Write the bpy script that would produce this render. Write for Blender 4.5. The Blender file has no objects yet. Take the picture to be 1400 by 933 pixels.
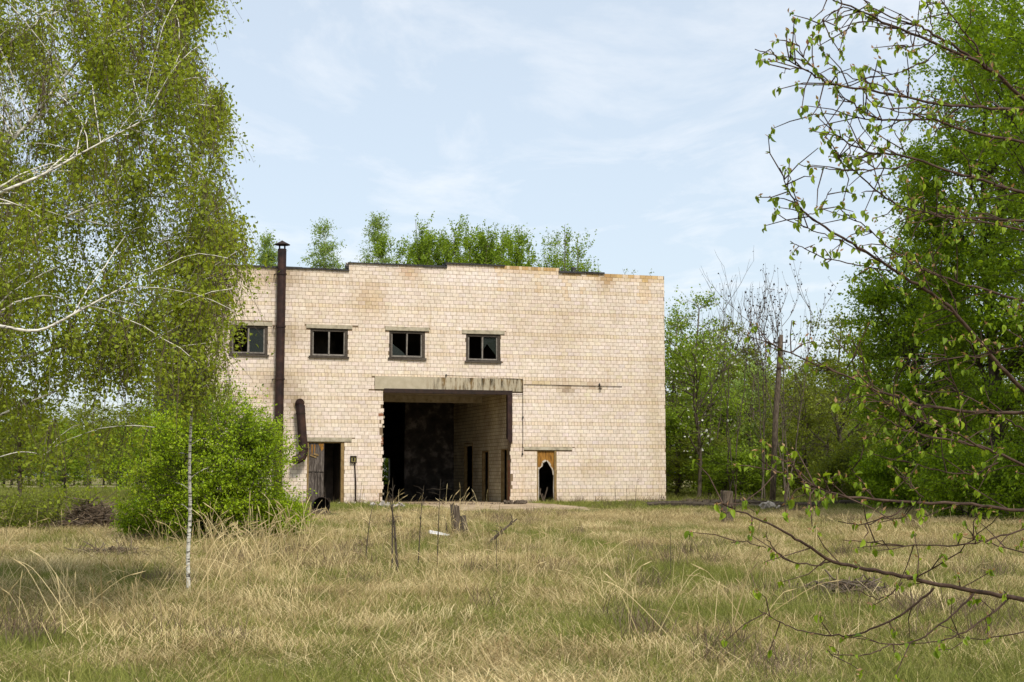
import bpy, math, random
import numpy as np
from math import radians as R, sin, cos, pi

# ------------------------------------------------------------------ camera, sky, sun, exposure
S = bpy.context.scene
C = S.collection
FPX = 2050.0                       # focal length in pixels of the 1400 px wide photograph
PIT = math.atan((652 - 466.5) / FPX)
EYE = 1.12
cam_d = bpy.data.cameras.new('camera'); cam = bpy.data.objects.new('camera', cam_d); C.objects.link(cam)
cam.location = (0, 0, EYE); cam.rotation_euler = (pi / 2 + PIT, 0, 0)
cam_d.sensor_width = 36; cam_d.lens = 36 * FPX / 1400; cam_d.clip_start = 0.1; cam_d.clip_end = 8000
S.camera = cam
SUN_AZ = math.atan2(0.42, -0.90); SUN_EL = R(50)
w = bpy.data.worlds.new('World'); S.world = w; w.use_nodes = True
nt = w.node_tree; N = nt.nodes; L = nt.links; N.clear()
out = N.new('ShaderNodeOutputWorld'); bg = N.new('ShaderNodeBackground'); bg.inputs[1].default_value = 0.118
sky = N.new('ShaderNodeTexSky'); sky.sky_type = 'NISHITA'; sky.sun_disc = False
sky.sun_elevation = SUN_EL; sky.sun_rotation = SUN_AZ; sky.dust_density = 1.6; sky.air_density = 1.0; sky.ozone_density = 1.5
# thin cirrus: noise on the plane of the cloud layer
tc = N.new('ShaderNodeTexCoord'); sp = N.new('ShaderNodeSeparateXYZ'); L.new(tc.outputs['Generated'], sp.inputs[0])
mx = N.new('ShaderNodeMath'); mx.operation = 'MAXIMUM'; mx.inputs[1].default_value = 0.03; L.new(sp.outputs[2], mx.inputs[0])
dv = N.new('ShaderNodeVectorMath'); dv.operation = 'DIVIDE'; cb = N.new('ShaderNodeCombineXYZ')
for i in range(3): L.new(mx.outputs[0], cb.inputs[i])
L.new(tc.outputs['Generated'], dv.inputs[0]); L.new(cb.outputs[0], dv.inputs[1])
mp = N.new('ShaderNodeMapping'); mp.inputs['Scale'].default_value = (1.9, 1.0, 0.0); mp.inputs['Rotation'].default_value = (0, 0, 0.35); mp.inputs['Location'].default_value = (3.1, 1.7, 0)
L.new(dv.outputs[0], mp.inputs[0])
n1 = N.new('ShaderNodeTexNoise'); n1.inputs['Scale'].default_value = 0.9; n1.inputs['Detail'].default_value = 7; n1.inputs['Roughness'].default_value = 0.62; n1.inputs['Distortion'].default_value = 0.5
L.new(mp.outputs[0], n1.inputs['Vector'])
cr = N.new('ShaderNodeValToRGB'); cr.color_ramp.elements[0].position = 0.48; cr.color_ramp.elements[0].color = (0, 0, 0, 1)
cr.color_ramp.elements[1].position = 0.78; cr.color_ramp.elements[1].color = (0.6, 0.6, 0.6, 1)
L.new(n1.outputs[0], cr.inputs[0])
mxc = N.new('ShaderNodeMixRGB'); mxc.inputs[2].default_value = (7.6, 7.6, 7.7, 1)
# thin veil of high cloud over the whole sky
veil = N.new('ShaderNodeMixRGB'); veil.inputs[0].default_value = 0.6; veil.inputs[2].default_value = (6.1, 6.75, 7.3, 1)
L.new(sky.outputs[0], veil.inputs[1])
L.new(cr.outputs[0], mxc.inputs[0]); L.new(veil.outputs[0], mxc.inputs[1])
L.new(mxc.outputs[0], bg.inputs[0]); L.new(bg.outputs[0], out.inputs[0])
sd = bpy.data.lights.new('sun', 'SUN'); sd.energy = 3.4; sd.angle = R(12.0); sd.color = (1.0, 0.95, 0.87)
sun = bpy.data.objects.new('sun', sd); C.objects.link(sun)
from mathutils import Vector
ts = Vector((sin(SUN_AZ) * cos(SUN_EL), cos(SUN_AZ) * cos(SUN_EL), sin(SUN_EL)))
sun.rotation_euler = ts.to_track_quat('Z', 'Y').to_euler()
S.view_settings.view_transform = 'Standard'; S.view_settings.look = 'None'; S.view_settings.exposure = 0.32; S.view_settings.gamma = 1.0
S.cycles.max_bounces = 6; S.cycles.diffuse_bounces = 5; S.cycles.transmission_bounces = 3; S.cycles.transparent_max_bounces = 6

rng = np.random.default_rng(7)
random.seed(7)

# ------------------------------------------------------------------ geometry of the view (pixels of the photograph -> places)
def ray(px, py):
    u = px - 700.0; v = 466.5 - py
    return np.array((u, FPX * cos(PIT) - v * sin(PIT), FPX * sin(PIT) + v * cos(PIT)))
def P(px, py, Y):
    r = ray(px, py); k = Y / r[1]
    return np.array((r[0] * k, Y, EYE + r[2] * k))
def GX(px, Y): return (px - 700.0) / (FPX / cos(PIT) ) * Y * 1.0 / cos(PIT) * cos(PIT)
TH = R(17.5)
FO = np.array((0, 59.5)); FD = np.array((cos(TH), sin(TH))); FN = np.array((sin(TH), -cos(TH)))
def hit(px, py):
    r = ray(px, py); t = (FO @ FN) / (r[:2] @ FN); p = r * t
    return (p[:2] - FO) @ FD, EYE + p[2]
S0 = hit(280, 500)[0]
CORNER = FO + FD * S0
def F(px, py):
    s, h = hit(px, py); return s - S0, h
BL = F(909, 500)[0]                # length of the facade
BD = 25.0                          # depth of the building

def vnoise(x, y, seed=0):
    x = np.asarray(x, float); y = np.asarray(y, float)
    xi = np.floor(x).astype(np.int64); yi = np.floor(y).astype(np.int64)
    fx = x - xi; fy = y - yi; fx = fx * fx * (3 - 2 * fx); fy = fy * fy * (3 - 2 * fy)
    def h(a, b):
        n = (a * 374761393 + b * 668265263 + seed * 974711) & 0xffffffff
        n = ((n ^ (n >> 13)) * 1274126177) & 0xffffffff
        return ((n ^ (n >> 16)) & 0xffff) / 65535.0
    return (h(xi, yi) * (1 - fx) + h(xi + 1, yi) * fx) * (1 - fy) + (h(xi, yi + 1) * (1 - fx) + h(xi + 1, yi + 1) * fx) * fy
def fbm(x, y, seed=0, o=3):
    return sum(vnoise(x * 2 ** k, y * 2 ** k, seed + k) / 2 ** k for k in range(o)) / sum(1 / 2 ** k for k in range(o))
def sstep(a, b, x):
    t = np.clip((x - a) / (b - a), 0, 1); return t * t * (3 - 2 * t)
def gz(x, y):
    x = np.asarray(x, float); y = np.asarray(y, float)
    z = -0.50 + 0.56 * sstep(26, 55, y) - 0.42 * sstep(90, 200, y)
    z = z + 0.16 * (fbm(x / 3.3, y / 3.3, 3) - 0.5) * (1 - sstep(46, 54, y)) + 0.05 * (fbm(x / 0.9, y / 0.9, 9) - .5) * (1 - sstep(50, 56, y))
    return z + 0.25 * (fbm(x / 40, y / 40, 5) - 0.5) * sstep(90, 140, y)

# ------------------------------------------------------------------ helpers
def tag(o, label=None, cat=None, group=None, kind=None):
    if label: o['label'] = label
    if cat: o['category'] = cat
    if group: o['group'] = group
    if kind: o['kind'] = kind
    return o
def thing(name, loc, label, cat, group=None, rz=0):
    o = bpy.data.objects.new(name, None); C.objects.link(o); o.empty_display_size = 0.3
    o.location = [float(a) for a in loc]; o.rotation_euler = (0, 0, rz)
    return tag(o, label, cat, group)
def link(name, me, mat, parent=None, loc=None):
    if mat is not None and not me.materials: me.materials.append(mat)
    o = bpy.data.objects.new(name, me); C.objects.link(o)
    if parent: o.parent = parent
    if loc is not None: o.location = [float(a) for a in loc]
    return o
def npmesh(name, V, faces_flat, counts, attrs=None, smooth=False):
    me = bpy.data.meshes.new(name)
    V = np.asarray(V, np.float32); me.vertices.add(len(V)); me.vertices.foreach_set('co', V.ravel())
    ff = np.asarray(faces_flat, np.int32).ravel(); counts = np.asarray(counts, np.int32)
    me.loops.add(len(ff)); me.loops.foreach_set('vertex_index', ff)
    me.polygons.add(len(counts)); st = np.zeros(len(counts), np.int32); st[1:] = np.cumsum(counts)[:-1]
    me.polygons.foreach_set('loop_start', st); me.polygons.foreach_set('loop_total', counts)
    me.polygons.foreach_set('use_smooth', np.full(len(counts), bool(smooth)))
    if attrs:
        for k, a in attrs.items():
            a = np.asarray(a, np.float32)
            if a.ndim == 1:
                at = me.attributes.new(k, 'FLOAT', 'POINT'); at.data.foreach_set('value', a)
            else:
                at = me.attributes.new(k, 'FLOAT_COLOR', 'POINT'); at.data.foreach_set('color', a.ravel())
    me.update(calc_edges=True)
    return me
class MB:
    def __init__(s): s.v = []; s.f = []; s.c = []; s.n = 0; s.t = []
    def add(s, V, Fc, tint=None):
        V = np.asarray(V, float)
        s.v.append(V)
        for f in Fc: s.f.extend([i + s.n for i in f]); s.c.append(len(f))
        s.n += len(V)
        s.t.extend([0.5 if tint is None else tint] * len(V))
        return s
    def box(s, a, b, tint=None, rot=0, jit=0):
        a = np.array(a, float); b = np.array(b, float)
        V = np.array([(x, y, z) for z in (a[2], b[2]) for y in (a[1], b[1]) for x in (a[0], b[0])])
        if jit: V = V + np.random.default_rng(int(abs(a[0] * 977 + a[2] * 131))).normal(0, jit, V.shape)
        if rot:
            c = (a + b) / 2; V = V - c; V = V @ np.array(((cos(rot), 0, -sin(rot)), (0, 1, 0), (sin(rot), 0, cos(rot)))) + c
        return s.add(V, [(0, 2, 3, 1), (4, 5, 7, 6), (0, 1, 5, 4), (2, 6, 7, 3), (0, 4, 6, 2), (1, 3, 7, 5)], tint)
    def tube(s, pts, rad, n=6, caps=True, tint=None):
        pts = np.asarray(pts, float); k = len(pts)
        rad = np.full(k, rad, float) if np.isscalar(rad) else np.asarray(rad, float)
        T = np.gradient(pts, axis=0); T /= np.linalg.norm(T, axis=1)[:, None] + 1e-9
        ref = np.array((0.13, 0.9, 0.41)) if abs(T[0] @ np.array((0.13, 0.9, 0.41))) < .9 else np.array((1., 0, 0))
        U = np.cross(T, ref); U /= np.linalg.norm(U, axis=1)[:, None] + 1e-9; W = np.cross(T, U)
        a = np.arange(n) * 2 * pi / n
        V = pts[:, None, :] + rad[:, None, None] * (np.cos(a)[None, :, None] * U[:, None, :] + np.sin(a)[None, :, None] * W[:, None, :])
        base = s.n; s.v.append(V.reshape(-1, 3)); s.n += k * n
        i = (np.arange(k - 1)[:, None] * n + np.arange(n)[None, :]); j = (np.arange(k - 1)[:, None] * n + (np.arange(n) + 1)[None, :] % n)
        q = np.stack((i, j, j + n, i + n), -1).reshape(-1, 4) + base
        s.f.extend(q.ravel().tolist()); s.c.extend([4] * len(q)); s.t.extend([0.5 if tint is None else tint] * (k * n))
        if caps:
            s.f.extend([base + x for x in range(n)][::-1]); s.c.append(n)
            s.f.extend([base + (k - 1) * n + x for x in range(n)]); s.c.append(n)
        return s
    def lathe(s, c, prof, n=16, tint=None):
        c = np.array(c, float); k = len(prof); V = []
        for r, z in prof:
            for j in range(n): V.append(c + (r * cos(2 * pi * j / n), r * sin(2 * pi * j / n), z))
        Fc = [(i * n + j, i * n + (j + 1) % n, (i + 1) * n + (j + 1) % n, (i + 1) * n + j) for i in range(k - 1) for j in range(n)]
        return s.add(V, Fc, tint)
    def prism(s, poly, y0, y1, tint=None):          # polygon in x,z extruded along y
        n = len(poly); V = [(x, y0, z) for x, z in poly] + [(x, y1, z) for x, z in poly]
        Fc = [tuple(range(n)), tuple(range(2 * n - 1, n - 1, -1))] + [(i, i + n, (i + 1) % n + n, (i + 1) % n) for i in range(n)]
        return s.add(V, Fc, tint)
    def mesh(s, name, smooth=False): return npmesh(name, np.concatenate(s.v), s.f, s.c, {'tint': np.array(s.t)}, smooth)
    def build(s, name, mat, parent=None, smooth=False, loc=None): return link(name, s.mesh(name, smooth), mat, parent, loc)

def smooth_path(pts, n=4):
    pts = np.asarray(pts, float)
    if len(pts) < 3: return pts
    out = []
    E = np.vstack((2 * pts[0] - pts[1], pts, 2 * pts[-1] - pts[-2]))
    for i in range(1, len(E) - 2):
        for t in np.linspace(0, 1, n, endpoint=False):
            a, b, c, d = E[i - 1], E[i], E[i + 1], E[i + 2]
            out.append(.5 * ((2 * b) + (-a + c) * t + (2 * a - 5 * b + 4 * c - d) * t * t + (-a + 3 * b - 3 * c + d) * t ** 3))
    out.append(pts[-1]); return np.array(out)

# ------------------------------------------------------------------ materials
def mat_base(name, rough=0.8):
    m = bpy.data.materials.new(name); m.use_nodes = True; nt = m.node_tree
    b = nt.nodes['Principled BSDF']; b.inputs['Roughness'].default_value = rough; b.inputs['Specular IOR Level'].default_value = 0.25
    return m, nt, b
def ramp(nt, src, stops):
    r = nt.nodes.new('ShaderNodeValToRGB'); e = r.color_ramp.elements
    while len(e) < len(stops): e.new(0.5)
    for x, (p, c) in zip(e, stops): x.position = p; x.color = (*c, 1)
    nt.links.new(src, r.inputs[0]); return r.outputs[0]
def noise(nt, scale, detail=4, coord='Object', stretch=None, rough=0.6, dist=0):
    t = nt.nodes.new('ShaderNodeTexCoord'); n = nt.nodes.new('ShaderNodeTexNoise')
    n.inputs['Scale'].default_value = scale; n.inputs['Detail'].default_value = detail; n.inputs['Roughness'].default_value = rough; n.inputs['Distortion'].default_value = dist
    v = t.outputs[coord]
    if stretch:
        mp = nt.nodes.new('ShaderNodeMapping'); mp.inputs['Scale'].default_value = stretch; nt.links.new(v, mp.inputs[0]); v = mp.outputs[0]
    nt.links.new(v, n.inputs['Vector']); return n.outputs[0]
def mixc(nt, f, a, b, mode='MIX'):
    m = nt.nodes.new('ShaderNodeMixRGB'); m.blend_type = mode
    for i, v in ((0, f), (1, a), (2, b)):
        if isinstance(v, (int, float)): m.inputs[i].default_value = v
        elif isinstance(v, tuple): m.inputs[i].default_value = (*v, 1)
        else: nt.links.new(v, m.inputs[i])
    return m.outputs[0]
def bump(nt, b, h, strength=0.4, dist=0.01):
    n = nt.nodes.new('ShaderNodeBump'); n.inputs['Strength'].default_value = strength; n.inputs['Distance'].default_value = dist
    nt.links.new(h, n.inputs['Height']); nt.links.new(n.outputs[0], b.inputs['Normal'])
def simple(name, c1, c2, scale=6, rough=0.8, stretch=None, c3=None, bs=0.4, bd=0.01, metal=0):
    m, nt, b = mat_base(name, rough); n = noise(nt, scale, 6, stretch=stretch)
    st = [(0.3, c1), (0.7, c2)] if c3 is None else [(0.32, c1), (0.52, c2), (0.68, c3)]
    nt.links.new(ramp(nt, n, st), b.inputs['Base Color']); bump(nt, b, n, bs, bd); b.inputs['Metallic'].default_value = metal
    return m
def leafmat(name, dark, light, trans=0.35, extra=None):
    m, nt, b = mat_base(name, 0.55); b.inputs['Specular IOR Level'].default_value = 0.3
    a = nt.nodes.new('ShaderNodeAttribute'); a.attribute_name = 'tint'
    st = [(0.0, dark), (0.85, light)] + ([(1.0, extra)] if extra else [])
    col = ramp(nt, a.outputs['Fac'], st); nt.links.new(col, b.inputs['Base Color'])
    t = nt.nodes.new('ShaderNodeBsdfTranslucent'); nt.links.new(mixc(nt, 1.0, col, (1.25, 1.15, 0.55), 'MULTIPLY'), t.inputs[0])
    mx = nt.nodes.new('ShaderNodeMixShader'); mx.inputs[0].default_value = trans
    nt.links.new(b.outputs[0], mx.inputs[1]); nt.links.new(t.outputs[0], mx.inputs[2])
    nt.links.new(mx.outputs[0], nt.nodes['Material Output'].inputs[0]); return m

def brickmat(name, kind):
    m, nt, b = mat_base(name, 0.85)
    a = nt.nodes.new('ShaderNodeAttribute'); a.attribute_name = 'brick_colour'
    if kind == 'OBJECT': a.attribute_type = 'OBJECT'
    g = nt.nodes.new('ShaderNodeNewGeometry')
    n = nt.nodes.new('ShaderNodeTexNoise'); n.inputs['Scale'].default_value = 9; n.inputs['Detail'].default_value = 6; nt.links.new(g.outputs['Position'], n.inputs['Vector'])
    n2 = nt.nodes.new('ShaderNodeTexNoise'); n2.inputs['Scale'].default_value = 0.7; n2.inputs['Detail'].default_value = 5; nt.links.new(g.outputs['Position'], n2.inputs['Vector'])
    v = ramp(nt, n.outputs[0], [(0.25, (0.82, 0.79, 0.74)), (0.6, (1.05, 1.05, 1.05))])
    v2 = ramp(nt, n2.outputs[0], [(0.3, (0.93, 0.91, 0.87)), (0.62, (1.02, 1.02, 1.02))])
    c = mixc(nt, 1.0, a.outputs['Color'], v, 'MULTIPLY'); c = mixc(nt, 1.0, c, v2, 'MULTIPLY')
    mp = nt.nodes.new('ShaderNodeMapping'); mp.inputs['Scale'].default_value = (3.2, 3.2, 0.32); nt.links.new(g.outputs['Position'], mp.inputs[0])
    n3 = nt.nodes.new('ShaderNodeTexNoise'); n3.inputs['Scale'].default_value = 1.3; n3.inputs['Detail'].default_value = 6; n3.inputs['Roughness'].default_value = 0.7; nt.links.new(mp.outputs[0], n3.inputs['Vector'])
    c = mixc(nt, 1.0, c, ramp(nt, n3.outputs[0], [(0.30, (0.86, 0.82, 0.75)), (0.45, (1.0, 1.0, 1.0))]), 'MULTIPLY')
    nt.links.new(c, b.inputs['Base Color']); bump(nt, b, n.outputs[0], 0.35, 0.006); return m
M = {}
M['brick'] = brickmat('white_silicate_brick', 'GEOMETRY'); M['brick_piece'] = brickmat('white_silicate_brick_piece', 'OBJECT')
M['mortar'] = simple('dirty_mortar', (0.10, 0.065, 0.035), (0.25, 0.18, 0.11), 2.5)
def walltex(nm='brick_wall_far', dk=1.0):
    m, nt, b = mat_base(nm, 0.9)
    t = nt.nodes.new('ShaderNodeTexCoord'); s = nt.nodes.new('ShaderNodeSeparateXYZ'); cb = nt.nodes.new('ShaderNodeCombineXYZ'); ad = nt.nodes.new('ShaderNodeMath')
    nt.links.new(t.outputs['Object'], s.inputs[0]); nt.links.new(s.outputs[0], ad.inputs[0]); nt.links.new(s.outputs[1], ad.inputs[1])
    nt.links.new(ad.outputs[0], cb.inputs[0]); nt.links.new(s.outputs[2], cb.inputs[1])
    br = nt.nodes.new('ShaderNodeTexBrick'); br.inputs['Scale'].default_value = 1; br.inputs['Brick Width'].default_value = 0.26; br.inputs['Row Height'].default_value = 0.148
    br.inputs['Mortar Size'].default_value = 0.008; br.inputs['Color1'].default_value = (0.62, 0.54, 0.43, 1); br.inputs['Color2'].default_value = (0.52, 0.44, 0.33, 1); br.inputs['Mortar'].default_value = (0.13, 0.09, 0.05, 1)
    nt.links.new(cb.outputs[0], br.inputs['Vector'])
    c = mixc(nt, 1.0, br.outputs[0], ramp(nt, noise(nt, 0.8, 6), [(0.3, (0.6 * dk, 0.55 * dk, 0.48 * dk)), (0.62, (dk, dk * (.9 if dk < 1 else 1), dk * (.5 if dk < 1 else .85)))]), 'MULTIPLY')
    nt.links.new(c, b.inputs['Base Color']); bump(nt, b, br.outputs['Fac'], -0.5, 0.01); return m
M['wall'] = walltex(); M['wall_dark'] = walltex('side_brick_painted_shade', 0.13)  # wall_dark: same brick with the side wall's shade put into its colour
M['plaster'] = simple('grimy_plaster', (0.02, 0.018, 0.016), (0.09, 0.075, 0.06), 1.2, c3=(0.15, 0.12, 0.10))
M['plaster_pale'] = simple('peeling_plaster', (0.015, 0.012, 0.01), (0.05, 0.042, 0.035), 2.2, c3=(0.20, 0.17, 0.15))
M['concrete'] = simple('grey_concrete', (0.23, 0.20, 0.145), (0.36, 0.31, 0.22), 5, c3=(0.42, 0.37, 0.28))
def streaked():
    m, nt, b = mat_base('streaked_concrete', 0.9)
    n = noise(nt, 5, 6, stretch=(1, 1, 1)); st = noise(nt, 3.2, 5, stretch=(2.4, 1, 0.28), rough=0.75)
    t = nt.nodes.new('ShaderNodeTexCoord'); s = nt.nodes.new('ShaderNodeSeparateXYZ'); nt.links.new(t.outputs['Object'], s.inputs[0])
    xr = ramp(nt, s.outputs[0], [(0, (0, 0, 0)), (1, (1, 1, 1))])
    mr = nt.nodes.new('ShaderNodeMapRange'); mr.inputs[1].default_value = 8.3; mr.inputs[2].default_value = 9.2; nt.links.new(s.outputs[0], mr.inputs[0])
    msk = nt.nodes.new('ShaderNodeMath'); msk.operation = 'MULTIPLY'; nt.links.new(mr.outputs[0], msk.inputs[0])
    dk = ramp(nt, st, [(0.47, (0, 0, 0)), (0.6, (1, 1, 1))]); nt.links.new(dk, msk.inputs[1])
    base = ramp(nt, n, [(0.3, (0.34, 0.29, 0.20)), (0.7, (0.43, 0.37, 0.27))])
    dc = ramp(nt, noise(nt, 2.3, 3), [(0.4, (0.045, 0.035, 0.02)), (0.6, (0.15, 0.09, 0.03))])
    nt.links.new(mixc(nt, msk.outputs[0], base, dc), b.inputs['Base Color']); return m
M['lintel'] = streaked()
M['rust'] = simple('rusty_brown_pipe', (0.014, 0.008, 0.007), (0.032, 0.015, 0.012), 3, 0.6, c3=(0.055, 0.026, 0.017), metal=0.1)
M['rust_dark'] = simple('rusty_steel_channel', (0.012, 0.008, 0.006), (0.035, 0.018, 0.012), 6, 0.7)
M['coping'] = simple('tarred_roof_edge', (0.018, 0.018, 0.018), (0.06, 0.055, 0.05), 8, 0.8)
M['frame'] = simple('weathered_window_wood', (0.035, 0.027, 0.02), (0.09, 0.072, 0.055), 9, 0.85, stretch=(1, 1, 4))
M['frame_light'] = simple('greyed_window_sash', (0.12, 0.10, 0.085), (0.27, 0.24, 0.20), 9, 0.85)
M['door_wood'] = simple('grey_door_wood', (0.025, 0.019, 0.015), (0.085, 0.068, 0.056), 7, 0.9, stretch=(6, 1, 0.6), c3=(0.19, 0.16, 0.135))
M['door_orange'] = simple('ochre_door_veneer', (0.10, 0.042, 0.006), (0.26, 0.12, 0.018), 5, 0.7, stretch=(3, 1, 0.8), c3=(0.33, 0.16, 0.028))
M['jamb'] = simple('yellowed_door_jamb', (0.14, 0.085, 0.03), (0.28, 0.19, 0.08), 6, 0.8)
M['torn'] = simple('torn_hardboard_edge', (0.30, 0.25, 0.19), (0.5, 0.45, 0.38), 12, 0.9)
M['red_brick'] = simple('red_brick', (0.16, 0.065, 0.035), (0.30, 0.14, 0.075), 6, 0.9)
M['box_yellow'] = simple('faded_yellow_box', (0.16, 0.13, 0.04), (0.30, 0.26, 0.10), 20, 0.7)
M['black'] = simple('black_and_hollow_shade', (0.006, 0.006, 0.005), (0.02, 0.017, 0.014), 6, 0.9)  # black of the fuse, and the painted dark inside duct and drum
M['rubble'] = simple('pale_rubble', (0.18, 0.15, 0.12), (0.46, 0.42, 0.37), 9, 0.95)
M['plastic'] = simple('white_plastic_scrap', (0.6, 0.6, 0.6), (0.8, 0.8, 0.8), 5, 0.5)
M['deadwood'] = simple('grey_dead_wood', (0.03, 0.021, 0.014), (0.10, 0.075, 0.052), 9, 0.95, stretch=(3, 3, 0.5), c3=(0.17, 0.135, 0.10), bs=0.8, bd=0.02)
M['bark'] = simple('brown_bark', (0.035, 0.026, 0.018), (0.10, 0.078, 0.055), 9, 0.95, bs=0.8)
M['bark_red'] = simple('reddish_twig_bark', (0.025, 0.013, 0.008), (0.06, 0.034, 0.022), 14, 0.8, c3=(0.095, 0.06, 0.042))
M['bark_grey'] = simple('grey_bark', (0.055, 0.042, 0.028), (0.14, 0.112, 0.078), 9, 0.95)
def birchbark():
    m, nt, b = mat_base('birch_bark', 0.7)
    n = noise(nt, 7, 5, stretch=(1, 1, 4.5), rough=0.7)
    nt.links.new(ramp(nt, n, [(0.40, (0.03, 0.025, 0.02)), (0.46, (0.50, 0.46, 0.38)), (0.60, (0.74, 0.70, 0.61))]), b.inputs['Base Color']); return m
M['birch'] = birchbark()
M['birch_twig'] = simple('birch_twig', (0.045, 0.03, 0.018), (0.11, 0.08, 0.05), 8)
M['glass'], _n, _b = mat_base('dirty_glass', 0.08); _b.inputs['Base Color'].default_value = (0.02, 0.025, 0.02, 1); _b.inputs['Alpha'].default_value = 0.7
M['leaf_birch'] = leafmat('birch_leaf', (0.11, 0.155, 0.010), (0.38, 0.45, 0.035), 0.48, (0.36, 0.28, 0.03))
M['leaf_sap'] = leafmat('sapling_leaf', (0.12, 0.145, 0.012), (0.32, 0.36, 0.035), 0.4)
M['leaf_bush'] = leafmat('bright_bush_leaf', (0.07, 0.15, 0.003), (0.42, 0.56, 0.014), 0.4)
M['leaf_linden'] = leafmat('linden_leaf', (0.075, 0.15, 0.004), (0.31, 0.45, 0.012), 0.5)
M['leaf_near'] = leafmat('near_leaf', (0.085, 0.155, 0.008), (0.30, 0.41, 0.025), 0.45)
M['leaf_wood'] = leafmat('woodland_leaf', (0.085, 0.115, 0.010), (0.27, 0.32, 0.028), 0.45)
M['leaf_pale'] = leafmat('pale_poplar_leaf', (0.15, 0.23, 0.04), (0.34, 0.46, 0.11), 0.5)
M['leaf_poplar'] = leafmat('poplar_leaf', (0.09, 0.16, 0.007), (0.30, 0.42, 0.025), 0.45)
M['blossom'] = leafmat('white_blossom', (0.6, 0.62, 0.5), (0.8, 0.8, 0.75), 0.3)
M['bud'] = leafmat('pink_bud_scale', (0.30, 0.15, 0.08), (0.42, 0.27, 0.15), 0.4)
M['pod'] = leafmat('dark_dry_pod', (0.02, 0.014, 0.01), (0.06, 0.04, 0.03), 0.05)
M['twig_brown'] = leafmat('dry_brown_twig', (0.05, 0.035, 0.02), (0.17, 0.12, 0.075), 0.1)
def grassmat(name, stops, trans=0.25, world=True):
    m, nt, b = mat_base(name, 0.7)
    a = nt.nodes.new('ShaderNodeAttribute'); a.attribute_name = 'tint'
    oi = nt.nodes.new('ShaderNodeObjectInfo'); ad = nt.nodes.new('ShaderNodeMath'); ad.operation = 'MULTIPLY_ADD'; ad.inputs[1].default_value = 0.45
    nt.links.new(oi.outputs['Random'], ad.inputs[0])
    ml = nt.nodes.new('ShaderNodeMath'); ml.operation = 'MULTIPLY'; ml.inputs[1].default_value = 0.55; nt.links.new(a.outputs['Fac'], ml.inputs[0]); nt.links.new(ml.outputs[0], ad.inputs[2])
    col = ramp(nt, ad.outputs[0], stops); nt.links.new(col, b.inputs['Base Color'])
    t = nt.nodes.new('ShaderNodeBsdfTranslucent'); nt.links.new(col, t.inputs[0]); mx = nt.nodes.new('ShaderNodeMixShader'); mx.inputs[0].default_value = trans
    nt.links.new(b.outputs[0], mx.inputs[1]); nt.links.new(t.outputs[0], mx.inputs[2]); nt.links.new(mx.outputs[0], nt.nodes['Material Output'].inputs[0]); return m
M['g_green'] = grassmat('green_grass', [(0.1, (0.085, 0.105, 0.015)), (0.5, (0.18, 0.20, 0.034)), (0.9, (0.36, 0.345, 0.09))])
M['g_straw'] = grassmat('dry_straw', [(0.1, (0.15, 0.10, 0.04)), (0.42, (0.42, 0.315, 0.14)), (0.88, (0.78, 0.64, 0.35))])
M['g_brown'] = grassmat('dead_weed', [(0.1, (0.07, 0.045, 0.03)), (0.6, (0.16, 0.11, 0.07)), (0.9, (0.24, 0.18, 0.12))])

# ------------------------------------------------------------------ ground
def coords(lo, hi, fine_lo, fine_hi, step, grow=1.25):
    a = list(np.arange(fine_lo, fine_hi + 1e-6, step)); s = step
    while a[-1] < hi: s *= grow; a.append(a[-1] + s)
    s = step; f = []
    x = fine_lo
    while x > lo: s *= grow; x -= s; f.append(x)
    return np.array(f[::-1] + a)
gx = coords(-3500, 3500, -26, 26, 0.5); gy = coords(-200, 5000, 3, 62, 0.5)
XX, YY = np.meshgrid(gx, gy); ZZ = gz(XX, YY)
nx, ny = len(gx), len(gy); idx = (np.arange(ny - 1)[:, None] * nx + np.arange(nx - 1)[None, :]).ravel()
me = npmesh('ground', np.stack((XX, YY, ZZ), -1).reshape(-1, 3), np.stack((idx, idx + 1, idx + nx + 1, idx + nx), -1), np.full(len(idx), 4), smooth=True)
def groundmat():
    m, nt, b = mat_base('meadow_soil', 0.95)
    n1 = noise(nt, 0.35, 6, rough=0.65); n2 = noise(nt, 9, 6, rough=0.7)
    c1 = ramp(nt, n1, [(0.38, (0.10, 0.12, 0.022)), (0.5, (0.19, 0.17, 0.05)), (0.62, (0.32, 0.24, 0.10))])
    c2 = ramp(nt, n2, [(0.3, (0.45, 0.42, 0.38)), (0.65, (1.1, 1.1, 1.1))])
    nt.links.new(mixc(nt, 1.0, c1, c2, 'MULTIPLY'), b.inputs['Base Color']); bump(nt, b, n2, 0.8, 0.05); return m
M['ground'] = groundmat()
tag(link('ground', me, M['ground']), kind='structure')
# sandy track far off on the left
pts = [(-260, 205), (-150, 212), (-95, 208), (-60, 215), (-20, 225)]
mb = MB(); v = []
for i, (x, y) in enumerate(smooth_path(pts, 8)):
    v += [(x, y - 8, float(gz(x, y - 8)) + 0.05), (x, y + 8, float(gz(x, y + 8)) + 0.05)]
mb.add(v, [(2 * i, 2 * i + 2, 2 * i + 3, 2 * i + 1) for i in range(len(v) // 2 - 1)])
M['track'] = simple('sandy_track', (0.30, 0.23, 0.15), (0.45, 0.36, 0.26), 0.3)
tag(mb.build('sandy_track', M['track']), kind='structure')
def w2(s, d): return CORNER + FD * s + np.array((-sin(TH), cos(TH))) * d     # building coordinates -> world
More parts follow.
